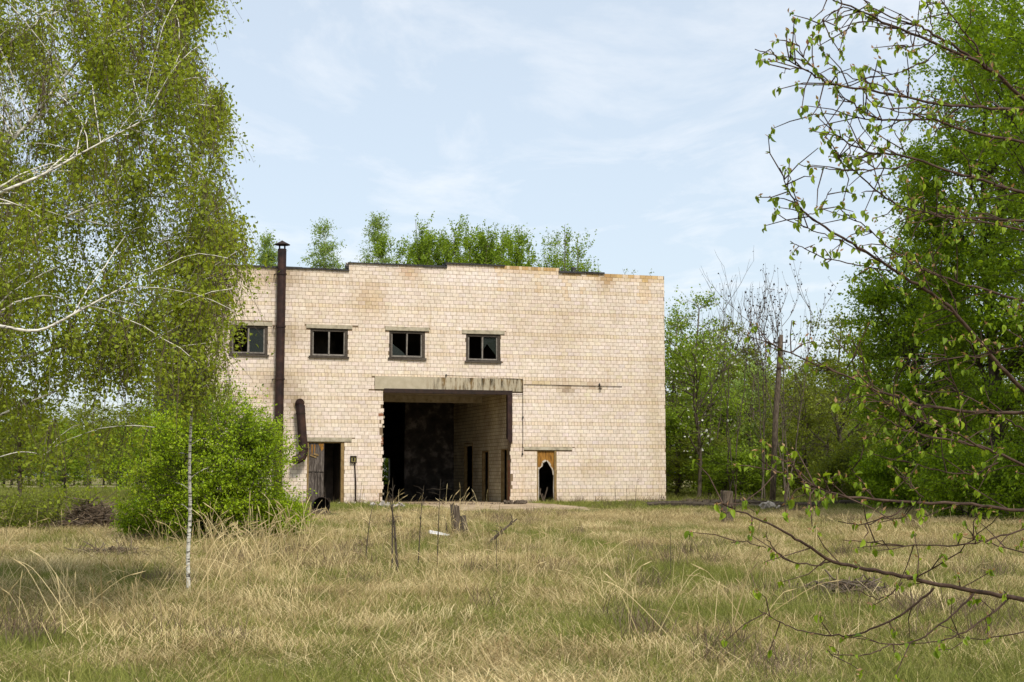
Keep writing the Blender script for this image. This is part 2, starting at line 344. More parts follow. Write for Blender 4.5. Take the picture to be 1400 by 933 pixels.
# earth apron in front of the gate
mb = MB(); a0 = F(500, 690)[0]; a1 = F(735, 690)[0]; n = 40; v = []
for i in range(n + 1):
    s = a0 + (a1 - a0) * i / n
    f = 11.0 * sin(pi * min(1, max(0, i / n))) ** 0.35 + 0.7 * vnoise(i * .5, 1.2)
    for d in (0.38, -f * 0.5, -f):
        q = w2(s, d); v.append((q[0], q[1], float(gz(*q)) + (0.045 if d > -f else 0.004)))
mb.add(v, [(3 * i + k, 3 * i + k + 1, 3 * i + k + 4, 3 * i + k + 3) for i in range(n) for k in range(2)])
M['apron'] = simple('trodden_earth', (0.20, 0.145, 0.085), (0.36, 0.27, 0.17), 1.3, c3=(0.45, 0.35, 0.23), bs=0.8, bd=0.04)
tag(mb.build('earth_apron', M['apron'], smooth=True), kind='structure')

# ------------------------------------------------------------------ the building
B = thing('brick_building', (CORNER[0], CORNER[1], 0), 'abandoned two-storey building of pale cream brick with a wide open gate, standing in the meadow', 'building', rz=TH)
def Fr(x0, y0, x1, y1):
    cx = (x0 + x1) / 2; cy = (y0 + y1) / 2
    return F(x0, cy)[0], F(cx, y1)[1], F(x1, cy)[0], F(cx, y0)[1]     # s0,h0,s1,h1
WIN = [Fr(314, 445, 366, 487), Fr(424, 449.5, 475.5, 490), Fr(532, 452.5, 581, 492), Fr(637, 457, 684, 496)]
GATE = Fr(523, 534, 698, 690); GATE = (GATE[0], 0.0, GATE[2], GATE[3])
GTOP = GATE[3]
DL = Fr(419.5, 604, 470.5, 683); DR = Fr(734, 615.5, 761, 685)
DL = (DL[0], 0.12, DL[2], DL[3]); DR = (DR[0], 0.10, DR[2], DR[3])
GL = Fr(512, 516.5, 714, 536)                                        # concrete lintel over the gate
tops = [(F(477, 365)[0], F(405, 368)[1]), (F(611, 365)[0], F(543, 362.5)[1]), (F(765, 370)[0], F(690, 367)[1]), (F(826, 376)[0], F(800, 376.5)[1]), (BL, F(870, 378)[1])]
ROW = 0.148; BW = 0.26; H0 = -0.10
def snap(h): return H0 + round((h - H0) / ROW) * ROW
tops = [(s, snap(h)) for s, h in tops]; tops[3] = (tops[3][0], tops[4][1]); tops[2] = (tops[2][0], max(tops[2][1], tops[3][1] + ROW))
print('tops', tops, 'BL', BL, 'gate', GATE)
OPEN = WIN + [GATE, DL, DR]
LINT = []
def lintel_at(o, ml, mr, th=0.145): LINT.append((o[0] - ml, o[3], o[2] + mr, o[3] + th))
for o in WIN: lintel_at(o, 0.16, 0.17)
lintel_at(DL, 0.03, 0.28, 0.15); lintel_at(DR, 0.55, 0.66, 0.12)
BLOCK = OPEN + LINT + [GL]
def topat(s):
    for a, h in tops:
        if s < a: return h
    return tops[-1][1]
# mortar core with openings
def core(xs, hs, solid, d0, d1, mb):
    nxx, nh = len(xs) - 1, len(hs) - 1
    sol = [[solid((xs[i] + xs[i + 1]) / 2, (hs[j] + hs[j + 1]) / 2) for j in range(nh)] for i in range(nxx)]
    g = lambda i, j: 0 <= i < nxx and 0 <= j < nh and sol[i][j]
    for i in range(nxx):
        for j in range(nh):
            if not sol[i][j]: continue
            x0, x1, h0, h1 = xs[i], xs[i + 1], hs[j], hs[j + 1]
            V = [(x0, d0, h0), (x1, d0, h0), (x1, d0, h1), (x0, d0, h1), (x0, d1, h0), (x1, d1, h0), (x1, d1, h1), (x0, d1, h1)]
            Fc = [(0, 1, 2, 3), (5, 4, 7, 6)]
            if not g(i - 1, j): Fc.append((4, 0, 3, 7))
            if not g(i + 1, j): Fc.append((1, 5, 6, 2))
            if not g(i, j - 1): Fc.append((4, 5, 1, 0))
            if not g(i, j + 1): Fc.append((3, 2, 6, 7))
            mb.add(V, Fc)
def inr(o, s, h): return o[0] < s < o[2] and o[1] < h < o[3]
xs = sorted({0.0, BL} | {o[0] for o in OPEN} | {o[2] for o in OPEN} | {t[0] for t in tops}); hs = sorted({-0.4} | {o[1] for o in OPEN} | {o[3] for o in OPEN} | {t[1] for t in tops})
mb = MB(); core(xs, hs, lambda s, h: h < topat(s) - 0.01 and not any(inr(o, s, h) for o in OPEN), 0.0, 0.4, mb)
mb.build('wall_core', M['mortar'], B)
# bricks
stains = [  # px, py, rx, ry, colour factor, strength
    (506, 410, 20, 26, (0.78, 0.68, 0.52), 0.9), (385, 372, 26, 26, (0.55, 0.5, 0.4), 0.8), (386, 455, 26, 18, (0.55, 0.5, 0.4), 0.8), (382, 525, 22, 16, (0.5, 0.45, 0.36), 0.8),
    (404, 552, 12, 14, (0.45, 0.4, 0.3), 0.9), (775, 533, 10, 5, (0.35, 0.28, 0.18), 1), (560, 372, 14, 12, (0.75, 0.58, 0.4), 0.8), (830, 385, 12, 14, (0.6, 0.47, 0.28), 0.8),
    (893, 540, 12, 90, (0.83, 0.8, 0.7), 0.8), (812, 528, 14, 6, (0.6, 0.5, 0.35), 0.8), (740, 525, 60, 5, (0.8, 0.72, 0.52), 0.8), (900, 640, 10, 60, (0.88, 0.85, 0.75), 0.8), (590, 430, 120, 14, (1.05, 1.05, 1.03), .5),
    (640, 380, 60, 12, (1.1, 1.12, 1.18), 0.8), (700, 560, 60, 30, (1.06, 1.08, 1.1), 0.7), (800, 690, 200, 14, (0.78, 0.72, 0.55), 0.7)]
SB = [(*F(a, b), c / 35, d / 35, e, f) for a, b, c, d, e, f in stains]
BASE = np.array((0.67, 0.57, 0.48))
def brickcol(s, h, header, top):
    r = random
    v = 1 + r.gauss(0, 0.035); c = BASE * v * np.array((1, 1 + r.gauss(0, .010), 1 + r.gauss(0, .03)))
    if header: c = c * np.array((0.97, 0.94, 0.87))
    n = fbm(s / 2.2, h / 1.4, 11); c = c * (1 - 0.11 * max(0, n - 0.55) / 0.3 * np.array((0.7, 1.0, 1.6)))
    for s0, h0, rx, ry, e, f in SB:
        k = math.exp(-((s - s0) / rx) ** 2 - ((h - h0) / ry) ** 2) * f
        if k > 0.03: c = c * (1 + (np.array(e) - 1) * min(1, k * r.uniform(.7, 1.2)))
    if s > tops[1][0] + 2.0 and top - h < 0.30 + 0.9 * (vnoise(s * 3.2, 2.0) > 0.72):      # ochre lichen under the bare parapet
        c = c * (np.array((0.74, 0.60, 0.36)) * r.uniform(.8, 1.15) if ((top - h < 0.16 and r.random() < .8) or r.random() < .05) else np.array((0.96, 0.9, 0.78)))
    return c
cand = []; row = 0; h = H0
gateL, gateR = GATE[0], GATE[2]
while h < 9.6:
    header = row % 6 == 4; w = 0.13 if header else BW
    x = -w * (0.5 if row % 2 else 0.0) - (0.02 * (row % 3))
    while x < BL:
        a, b = max(x, 0.0) + 0.005, min(x + w, BL) - 0.005; x += w
        if b - a < 0.04: continue
        segs = [(a, b)]
        for o in BLOCK:
            if o[1] < h + ROW * 0.55 and o[3] > h + ROW * 0.55:
                lo, hi = o[0], o[2]
                if o is GATE:                                      # ragged jambs
                    lo += random.choice((-0.13, 0.0, 0.02, -0.02, 0.04)) if h < 4 else 0; hi += random.choice((-0.03, 0, 0.0, 0.03, 0.10)) if h < 2.6 else 0
                ns = []
                for p, q in segs:
                    if q <= lo or p >= hi: ns.append((p, q))
                    else:
                        if lo - p > 0.03: ns.append((p, lo))
                        if q - hi > 0.03: ns.append((hi, q))
                segs = ns
        for p, q in segs:
            t = topat((p + q) / 2)
            if h + ROW * 0.7 > t: continue
            top_, bot = h + ROW - 0.005, h + 0.005
            for o in LINT + [GL]:                                   # clip under / over lintels
                if q > o[0] and p < o[2]:
                    if bot < o[3] < top_: bot = o[3] + 0.004
                    if bot < o[1] < top_: top_ = o[1] - 0.004
            for o in WIN + [DL, DR]:
                if q > o[0] + .01 and p < o[2] - .01 and bot < o[1] < top_: top_ = o[1] - 0.002
            if top_ - bot < 0.02: continue
            if random.random() < 0.0002: continue                    # a few have dropped out
            cand.append((p, q, bot, top_, header, t))
    h += ROW; row += 1
full = [c for c in cand if not c[4] and abs(c[1] - c[0] - (BW - 0.010)) < 1e-3 and abs(c[3] - c[2] - (ROW - 0.010)) < 1e-3]
s335 = F(392, 450)[0]
full = sorted([c for c in full if c[0] > s335 and 2.3 < c[2] < 9.0], key=lambda c: (c[0], c[2]))[:300]
fs = set(full)
def brick_verts(p, q, b, t, d=-0.007):
    e = 0.002
    return np.array([(p, d + e, b), (q, d + e, b), (q, d + e, t), (p, d + e, t), (p + e, d, b + e), (q - e, d, b + e), (q - e, d, t - e), (p + e, d, t - e), (p, 0.03, b), (q, 0.03, b), (q, 0.03, t), (p, 0.03, t)])
BF = [(4, 5, 6, 7), (0, 1, 5, 4), (1, 2, 6, 5), (2, 3, 7, 6), (3, 0, 4, 7), (8, 9, 1, 0), (9, 10, 2, 1), (10, 11, 3, 2), (11, 8, 0, 3)]
V = []; Fx = []; cols = []; k = 0
for c in cand:
    if c in fs: continue
    p, q, b, t, hd, tp = c
    V.append(brick_verts(p, q, b, t, -0.007 + random.gauss(0, 0.0012))); col = brickcol((p + q) / 2, (b + t) / 2, hd, tp)
    cols.append(np.tile((*col, 1), (12, 1))); Fx.append(np.array([x for f in BF for x in f]) + 12 * k); k += 1
me = npmesh('brickwork', np.concatenate(V), np.concatenate(Fx), np.full(9 * k, 4), {'brick_colour': np.concatenate(cols)})
tag(link('brickwork', me, M['brick'], B), kind='stuff')
me = npmesh('brick', brick_verts(0, BW - 0.010, 0, ROW - 0.010), [x for f in BF for x in f], np.full(9, 4)); me.materials.append(M['brick_piece'])
for p, q, b, t, hd, tp in full:
    o = link('brick', me, None, B, (p, random.gauss(0, 0.0012), b))
    o['brick_colour'] = [float(a) for a in brickcol((p + q) / 2, (b + t) / 2, hd, tp)]
# corner return of the brickwork and other shell walls
sideH = 8.05
mb = MB()
SW = [(7.0, 5.0, 9.8, 6.5), (11.2, 5.0, 14.0, 6.5), (15.2, 5.0, 18.0, 6.5)]
ys = sorted({0.41, BD} | {a for o in SW for a in (o[0], o[2])}); hh = sorted({-0.4, sideH, 5.0, 6.5})
m2 = MB(); core(ys, hh, lambda s, h: not any(inr(o, s, h) for o in SW), 0.0, 0.4, m2)
for a in m2.v: a[:, [0, 1]] = a[:, [1, 0]]
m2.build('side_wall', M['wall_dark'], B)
MB().box((BL - 0.4, 0.41, -0.4), (BL, BD, sideH)).build('side_wall', M['wall'], B)
BH = (GATE[0] - 2.2, 0.85, GATE[0] - 0.2, 2.3)
bh = F(524.5, 640)
# hole in the rear wall, found by following the sight line past the left jamb
def rear(px):
    r = ray(px, 650); nb = np.array((-sin(TH), cos(TH))); q = CORNER + nb * (BD)
    t = (q @ nb) / (r[:2] @ nb); return (r[:2] * t - CORNER) @ FD
ra, rb = rear(508), rear(531)
xs = sorted({0.41, BL - 0.41, ra, rb}); hs = [-0.4, 0.7, 2.15, sideH]
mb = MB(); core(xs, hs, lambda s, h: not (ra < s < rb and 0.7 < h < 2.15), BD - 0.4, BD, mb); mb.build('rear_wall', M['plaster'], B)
MB().box((0.02, 0.41, sideH), (BL - 0.02, BD - 0.02, sideH + 0.2)).build('roof', M['coping'], B)
MB().box((0.41, 0.30, -0.3), (BL - 0.41, BD - 0.41, 0.095)).build('floor', M['apron'], B)
# slab over the entrance bay and the partition walls seen through the gate
MB().box((GATE[0] - 1.2, 0.41, GTOP + 0.02), (GATE[2] + 1.6, 4.4, GTOP + 0.24)).build('ceiling_slab', M['concrete'], B)
MB().box((GATE[0] - 1.2, 4.42, GTOP - 0.25), (GATE[2] + 0.13, 4.8, GTOP + 0.24)).build('ceiling_beam', M['concrete'], B)
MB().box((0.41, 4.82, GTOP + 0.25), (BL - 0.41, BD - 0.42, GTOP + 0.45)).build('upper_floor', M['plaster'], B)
PW = [(0.85, 0.09, 1.65, 2.25), (3.5, 0.09, 4.4, 2.2), (5.9, 0.09, 7.2, 2.6)]
ys = sorted({0.42, 13.0} | {a for o in PW for a in (o[0], o[2])}); hh = sorted({0.09, GTOP + 0.01, 2.2, 2.25, 2.45})
m2 = MB(); core(ys, hh, lambda s, h: not any(inr(o, s, h) for o in PW), GATE[2] + 0.14, GATE[2] + 0.25, m2)
for a in m2.v: a[:, [0, 1]] = a[:, [1, 0]]
m2.build('partition_wall', M['wall'], B)
for o in PW:                                                     # door jambs in the partition
    mb = MB()
    mb.box((GATE[2] + 0.12, o[0] - 0.02, 0.1), (GATE[2] + 0.252, o[0] + 0.04, o[3])).box((GATE[2] + 0.12, o[2] - 0.04, 0.1), (GATE[2] + 0.252, o[2] + 0.03, o[3]))
    mb.box((GATE[2] + 0.122, o[0] + 0.04, o[3] - 0.05), (GATE[2] + 0.25, o[2] - 0.04, o[3] - 0.003)); mb.build('inner_door_frame', M['jamb'], B)
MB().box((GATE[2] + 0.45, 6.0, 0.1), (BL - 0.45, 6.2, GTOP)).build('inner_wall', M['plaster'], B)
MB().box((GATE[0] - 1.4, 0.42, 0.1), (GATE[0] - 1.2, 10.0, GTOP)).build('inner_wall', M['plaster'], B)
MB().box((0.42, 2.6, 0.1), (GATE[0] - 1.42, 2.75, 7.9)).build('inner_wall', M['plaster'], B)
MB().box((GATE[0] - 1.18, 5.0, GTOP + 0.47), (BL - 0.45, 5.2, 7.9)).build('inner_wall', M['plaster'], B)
nb_ = np.array((-sin(TH), cos(TH)))
def depth_s(px, d):
    r_ = ray(px, 650)[:2]; q_ = CORNER + nb_ * d; t_ = (q_ @ nb_) / (r_ @ nb_); return (r_ * t_ - CORNER) @ FD
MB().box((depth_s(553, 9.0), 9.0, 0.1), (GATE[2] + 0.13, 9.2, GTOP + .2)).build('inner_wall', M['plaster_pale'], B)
# red bricks showing in the right jamb, single pieces
for i in range(11):
    h_ = 0.16 + i * 0.148
    if 2.0 < h_: break
    MB().box((GATE[2] - 0.012, 0.06 if i % 2 else 0.12, h_ + 0.006), (GATE[2] + 0.10, 0.34, h_ + 0.138), jit=0.006).build('red_brick', M['red_brick'], B)
for h_, d in ((3.45, 0), (2.5, 0), (2.35, 0.1)):
    MB().box((GATE[0] - 0.17, -0.006, h_), (GATE[0] + 0.015, 0.2, h_ + 0.12), jit=0.008).build('red_brick', M['red_brick'], B)
# broken bricks hanging in the left jamb
for i in range(10):
    h_ = 0.4 + i * 0.33 + random.uniform(-.05, .05)
    MB().box((GATE[0] - 0.005, 0.02, h_), (GATE[0] + random.uniform(0.03, 0.08), 0.2, h_ + 0.07), jit=0.012).build('broken_brick', M['concrete'], B)
# concrete lintels
for o in LINT: MB().box((o[0], -0.03, o[1] + 0.001), (o[2], 0.3, o[3] - 0.001), jit=0.003).build('lintel', M['concrete'], B)
MB().box((GL[0], -0.055, GTOP + 0.0), (GL[2], 0.38, GL[3]), jit=0.004).build('gate_lintel', M['lintel'], B)
# steel edge of the gate: channel along the top and what is left of the right guide
g = Fr(524, 535.5, 700, 540.5)
mb = MB(); mb.box((GATE[0] + 0.03, -0.09, GTOP - 0.13), (GATE[2] + 0.05, -0.058, GTOP + 0.03)).box((GATE[0] + 0.03, -0.057, GTOP - 0.13), (GATE[2] + 0.05, 0.10, GTOP - 0.11)); mb.build('gate_channel', M['rust_dark'], B)
gb = F(697, 605)[1]
x1 = GATE[2] + 0.05
mb = MB(); mb.prism([(x1 - 0.20, GTOP - 0.135), (x1, GTOP - 0.135), (x1, gb + 0.03), (x1 - 0.08, gb - 0.05), (x1 - 0.19, gb + 0.12)], -0.09, -0.05).box((x1 - 0.2, -0.049, gb + 0.13), (x1 - 0.18, 0.1, GTOP - 0.14)); mb.build('gate_guide', M['rust'], B)
# roof edge strips
prev = 0.0
for i, (s, hgt) in enumerate(tops[:4]):
    a = prev; b = s; prev = s
    if i == 2: b = F(690, 365)[0]
    mb = MB(); n = max(2, int((b - a) / 0.8)); 
    for k in range(n):
        p = a + (b - a) * k / n; q = a + (b - a) * (k + 1) / n
        mb.box((p - 0.04 if k == 0 else p + 0.002, -0.06 - random.uniform(0, .015), hgt - 0.035 + random.gauss(0, .008)), (q, 0.45, hgt + 0.03 + random.gauss(0, .008)), jit=0.004)
    if i < 3 and i > 0 and False: pass
    mb.build('coping', M['coping'], B)
for s, lo, hi in ((tops[0][0], tops[0][1], tops[1][1]), (tops[1][0], tops[1][1], tops[2][1])):
    MB().box((s - 0.07, -0.07, lo + 0.06), (s - 0.012, 0.42, hi - 0.04)).build('coping_upstand', M['coping'], B)
# loose bits on the parapet
MB().box((F(783, 370)[0], -0.02, tops[3][1] + 0.06), (F(783, 370)[0] + 0.13, 0.12, tops[3][1] + 0.20), jit=0.02).build('loose_stone', M['coping'], B)
# windows
for i, o in enumerate(WIN):
    s0, h0, s1, h1 = o; t = 0.10
    wf = MB(); wf.box((s0, 0.035, h0 + 0.07), (s0 + t, 0.17, h1), jit=0.004).box((s1 - t, 0.035, h0 + 0.07), (s1, 0.17, h1), jit=0.004).box((s0 + t, 0.037, h1 - t), (s1 - t, 0.168, h1 - 0.002), jit=0.003)
    win = wf.build('window', M['frame'], B)
    f = MB(); a = s0 + t + 0.003; b = s1 - t - 0.003; m_ = (s0 + s1) / 2 + random.uniform(-.02, .02); u = 0.045
    f.box((a, 0.07, h0 + 0.10), (a + u, 0.13, h1 - t - 0.004), jit=0.004).box((b - u, 0.07, h0 + 0.10), (b, 0.13, h1 - t - 0.004), jit=0.004)
    f.box((a + u, 0.072, h0 + 0.10), (b - u, 0.128, h0 + 0.16), jit=0.004)
    f.build('sash', M['frame_light'], win)
    MB().box((m_ - 0.03, 0.05, h0 + 0.16), (m_ + 0.03, 0.14, h1 - t - 0.004), jit=0.006).build('mullion', M['frame_light'], win)
    MB().box((s0 - (0.05 if i else .02), -0.07, h0 - 0.015), (s1 + 0.04, 0.16, h0 + 0.068), jit=0.008, rot=random.gauss(0, .004)).build('sill', M['frame'], win)
    if i == 2: MB().prism([(s0 + t + .05, h0 + .161), (m_ - .04, h0 + .161), (m_ - .2, h0 + .34), (s0 + t + .05, h0 + .62)], .098, .102).build('broken_pane', M['glass'], win)
    if i == 3: MB().prism([(m_ + .031, h1 - t - .01), (m_ + .031, h0 + .5), (m_ + .2, h0 + .75), (b - u, h0 + .3), (b - u, h1 - t - .01)], .098, .102).build('broken_pane', M['glass'], win)
    if i == 0: MB().box((m_ + 0.031, 0.098, h0 + 0.161), (b - u, 0.103, h1 - t - 0.005)).build('pane', M['glass'], win)
# left door: one shut leaf of grey boards, other half open
s0, h0, s1, h1 = DL
d = MB(); d.box((s0, 0.02, h0), (s0 + 0.07, 0.2, h1), jit=.004).box((s1 - 0.12, 0.02, h0), (s1, 0.2, h1), jit=.004).box((s0 + 0.07, 0.022, h1 - 0.05), (s1 - 0.12, 0.198, h1 - .002))
door = d.build('door_frame', M['jamb'], B)
mid = F(443.5, 640)[0]; hb = F(430, 645)[1]
leaf = MB().box((s0 + 0.07, 0.09, h0 + 0.05), (mid, 0.12, h1 - 0.055)).build('door_leaf', M['frame'], B)
MB().box((s0 + 0.072, 0.055, hb), (mid - 0.005, 0.088, h1 - 0.06), jit=.004).build('upper_panel', M['door_wood'], leaf)
for k in range(5):
    a = s0 + 0.075 + k * (mid - s0 - 0.09) / 5; b = a + (mid - s0 - 0.09) / 5 - 0.018
    MB().box((a, 0.05 + random.uniform(-.01, .01), h0 + (0.10 if k < 2 else 0.24)), (b, 0.088, hb - 0.02 - random.uniform(0, .04)), jit=0.005, rot=random.gauss(0, .006)).build('plank', M['door_wood'], leaf)
MB().box((s0 + 0.3, 0.045, h0 + 0.12), (mid - 0.01, 0.088, h0 + 0.22), jit=.006).build('rail', M['door_wood'], leaf)
for (a, b, c, e) in ((425.5, 608, 428, 621), (429.5, 608, 431.5, 619), (435.5, 606.5, 443, 611), (437.5, 611, 442.8, 615.5)):
    q = Fr(a, b, c, e); MB().prism([(q[0], q[3]), (q[2], q[3]), (q[2] - .01, q[1] + .04), ((q[0] + q[2]) / 2, q[1] - .05), (q[0] + .02, q[1] + .07)][::-1], 0.046, 0.0535).build('veneer_scrap', M['door_orange'], leaf)
for (a, b, c, e) in ((424, 623, 433, 625), (429, 620.5, 436, 623)):
    q = Fr(a, b, c, e); MB().box((q[0], 0.03, q[1]), (q[2], 0.05, q[3]), rot=0.35).build('splinter', M['jamb'], leaf)
MB().box((s0 - 0.02, -0.25, -0.1), (s1 + 0.05, 0.0 - 0.014, h0 - 0.01), jit=.01).build('door_step', M['concrete'], B)
# right door: hardboard leaf with a torn hole
s0, h0, s1, h1 = DR
d = MB(); d.box((s0, 0.02, h0), (s0 + 0.05, 0.2, h1)).box((s1 - 0.09, -0.005, h0), (s1, 0.2, h1), jit=.003); d.box((s0 + 0.05, 0.022, h1 - 0.05), (s1 - 0.09, 0.198, h1 - .002)); d.build('door_frame', M['jamb'], B)
zz = lambda x, y: F(710 + x / 9.333, 590 + y / 9.333)
hole = [zz(*p) for p in ((254, 870), (252, 700), (250, 490), (272, 462), (300, 440), (312, 408), (335, 390), (356, 388), (380, 402), (392, 440), (412, 462), (430, 490), (437, 545), (447, 562), (446, 720), (445, 870))]
hole[0] = (hole[0][0], h0 + 0.01); hole[-1] = (hole[-1][0], h0 + 0.01)
outer = [(s1 - 0.092, h0 + 0.01), (s1 - 0.092, h1 - 0.052), (s0 + 0.052, h1 - 0.052), (s0 + 0.052, h0 + 0.01)]
hole = [hole[0]] + [(a_ + random.gauss(0, .018), b_ + random.gauss(0, .018)) for a_, b_ in hole[1:-1]] + [hole[-1]]
poly = outer + hole; lf = MB().prism(poly, 0.06, 0.085).build('door_leaf', M['door_orange'], B)
rim = MB()
for k in range(len(hole) - 1):
    (xa, za), (xb, zb) = hole[k], hole[k + 1]; nx_, nz_ = (zb - za), -(xb - xa); l = math.hypot(nx_, nz_); nx_, nz_ = -nx_ / l, -nz_ / l
    wa = 0.035 + 0.02 * ((k * 7) % 3); rim.add([(xa, 0.05, za), (xb, 0.05, zb), (xb + nx_ * wa, 0.057, zb + nz_ * wa), (xa + nx_ * wa, 0.057, za + nz_ * wa), (xa, 0.09, za), (xb, 0.09, zb)], [(0, 1, 2, 3), (0, 4, 5, 1)])
rim.build('torn_edge', M['torn'], lf)
for k in range(5): MB().box((s0 + 0.12 + k * .1, 0.4 + k * .03, h0), (s0 + 0.16 + k * .1, 0.45 + k * .03, h0 + random.uniform(.3, .62)), rot=random.uniform(-.4, .4)).build('broken_lath', M['deadwood'], B)
# flue pipe with cowl
pt = F(384.4, 345); pb = F(379.6, 600); off = -0.24
slope = (pt[0] - pb[0]) / (pt[1] - pb[1]); px_ = lambda h_: pb[0] + slope * (h_ - pb[1])
toph = F(384, 342)[1]
fl = MB().tube([(px_(h_), off, h_) for h_ in (0.05, 3, 6, toph)], 0.165, 16).build('flue_pipe', M['rust'], B, smooth=False)
for py in (376, 447.5, 519, 588):
    hc = F(381, py)[1]; MB().tube([(px_(hc - .03), off, hc - 0.03), (px_(hc + .03), off, hc + 0.03)], 0.19, 16).build('collar', M['rust'], fl)
    MB().box((px_(hc) - 0.26, off, hc - 0.012), (px_(hc) - 0.22, 0.0, hc + 0.012)).build('bracket', M['rust_dark'], fl)
cx = px_(toph)
cowl = MB().lathe((cx, off, 0), [(0.002, toph + 0.33), (0.15, toph + 0.25), (0.30, toph + 0.175), (0.30, toph + 0.155), (0.002, toph + 0.19)], 16).build('cowl', M['rust_dark'], fl)
mb = MB()
for k in range(4):
    a = pi / 4 + k * pi / 2; mb.box((cx + .14 * cos(a) - .015, off + .14 * sin(a) - .015, toph - 0.02), (cx + .14 * cos(a) + .015, off + .14 * sin(a) + .015, toph + 0.2))
mb.build('cowl_stay', M['rust_dark'], fl)
# short ventilation duct with elbows
pts = [(*F(409.5, 553), 0.05), (*F(409, 551.5), -0.16), (*F(408.8, 556), -0.3), (*F(409.3, 566), -0.32), (*F(411, 590), -0.32), (*F(413, 614), -0.32), (*F(412.6, 621), -0.33), (*F(410, 626), -0.35), (*F(404.5, 628.5), -0.38), (*F(398.5, 629.5), -0.40)]
pts = [(a, c, b) for a, b, c in pts]
duct = MB().tube(pts, [0.17, 0.175, 0.18, 0.17, 0.17, 0.17, 0.175, 0.18, 0.17, 0.155], 14).build('ventilation_duct', M['rust'], B)
for k, r_ in ((3, 0.185), (5, 0.185)):
    p = np.array(pts[k]); MB().tube([p - (0, 0, .02), p + (0.0, 0, .02)], r_, 14).build('collar', M['rust_dark'], duct)
p = np.array(pts[-1]); MB().tube([p - (0.012, 0, -.004), p - (0.004, 0, -.001)], 0.13, 14).build('duct_mouth_shade', M['black'], duct)  # black disc on the closed end paints the dark of the hollow
# fuse box and its pipe
q = Fr(478.5, 623.5, 487, 633)
mb = MB(); t = 0.035
mb.box((q[0], -0.10, q[1]), (q[0] + t, -0.012, q[3])).box((q[2] - t, -0.10, q[1]), (q[2], -0.012, q[3])).box((q[0] + t, -0.10, q[3] - t), (q[2] - t, -0.012, q[3])).box((q[0] + t, -0.10, q[1]), (q[2] - t, -0.012, q[1] + t))
fb = mb.build('fuse_box', M['rust_dark'], B)
MB().box((q[0] + t, -0.06, q[1] + t), (q[2] - t, -0.012, q[3] - t)).build('back_plate', M['box_yellow'], fb)
c = F(482.8, 628); MB().box((c[0] - .03, -0.085, c[1] - .06), (c[0] + .03, -0.06, c[1] + .05)).build('fuse', M['black'], fb)
a = F(484.5, 633); b = F(486.5, 686)
MB().tube([(a[0], -0.05, a[1]), ((a[0] + b[0]) / 2 + .01, -0.05, (a[1] + b[1]) / 2), (b[0] - .02, -0.05, 0.0)], [.022, .03, .032], 8).build('conduit', M['rust_dark'], B)
# wires with porcelain holders
def wire(pp, r_=0.009, name='wire', d=-0.03): MB().tube([(F(x, y)[0], d, F(x, y)[1]) for x, y in pp], r_, 5).build(name, M['rust_dark'], B)
wire([(714.5, 518), (714.6, 545), (714.4, 571), (714.6, 600), (714, 621)], 0.011)
wire([(610, 514), (650, 515.5), (711, 518.5), (714, 520)], 0.007, d=-0.075)
wire([(716, 526), (760, 527), (800, 528), (822, 528.5), (850, 529)], 0.009)
wire([(698, 539.5), (714, 540)], 0.009, d=-0.065)
for x, y in ((714.4, 571), (819, 526), (609.5, 513.5), (713.8, 621)):
    a = F(x, y); MB().lathe((a[0], -0.05, a[1] - .04), [(0.002, 0), (0.03, 0), (0.04, 0.03), (0.025, 0.05), (0.03, 0.08), (0.002, 0.09)], 8).build('wire_holder', M['coping'], B)
a = F(820, 531); MB().box((a[0] - .07, -.045, a[1] - .012), (a[0] + .09, -.03, a[1] + .012)).box((a[0] - .012, -.048, a[1] - .16), (a[0] + .012, -.03, a[1] + .16)).build('bracket', M['rust_dark'], B)

# ------------------------------------------------------------------ vegetation generators
def leaf_mesh(name, Pn, size, tint, r, asp=0.62, droop=0.3, up=0.35):
    n = len(Pn); A = r.normal(0, 1, (n, 3)); A[:, 2] -= droop; A /= np.linalg.norm(A, axis=1)[:, None]
    Nn = r.normal(0, 1, (n, 3)); Nn[:, 2] += up; S_ = np.cross(A, Nn); S_ /= np.linalg.norm(S_, axis=1)[:, None] + 1e-9; Nn = np.cross(S_, A)
    Lh = (size * r.uniform(.65, 1.35, n))[:, None]
    V = np.stack((Pn, Pn + A * Lh * .48 + S_ * Lh * asp * .5 + Nn * Lh * .12, Pn + A * Lh, Pn + A * Lh * .48 - S_ * Lh * asp * .5 + Nn * Lh * .12), 1).reshape(-1, 3)
    return npmesh(name, V, np.arange(4 * n), np.full(n, 4), {'tint': np.repeat(tint, 4)})
def bez(a, m, b, n):
    t = np.linspace(0, 1, n)[:, None]; return (1 - t) ** 2 * a + 2 * t * (1 - t) * m + t * t * b
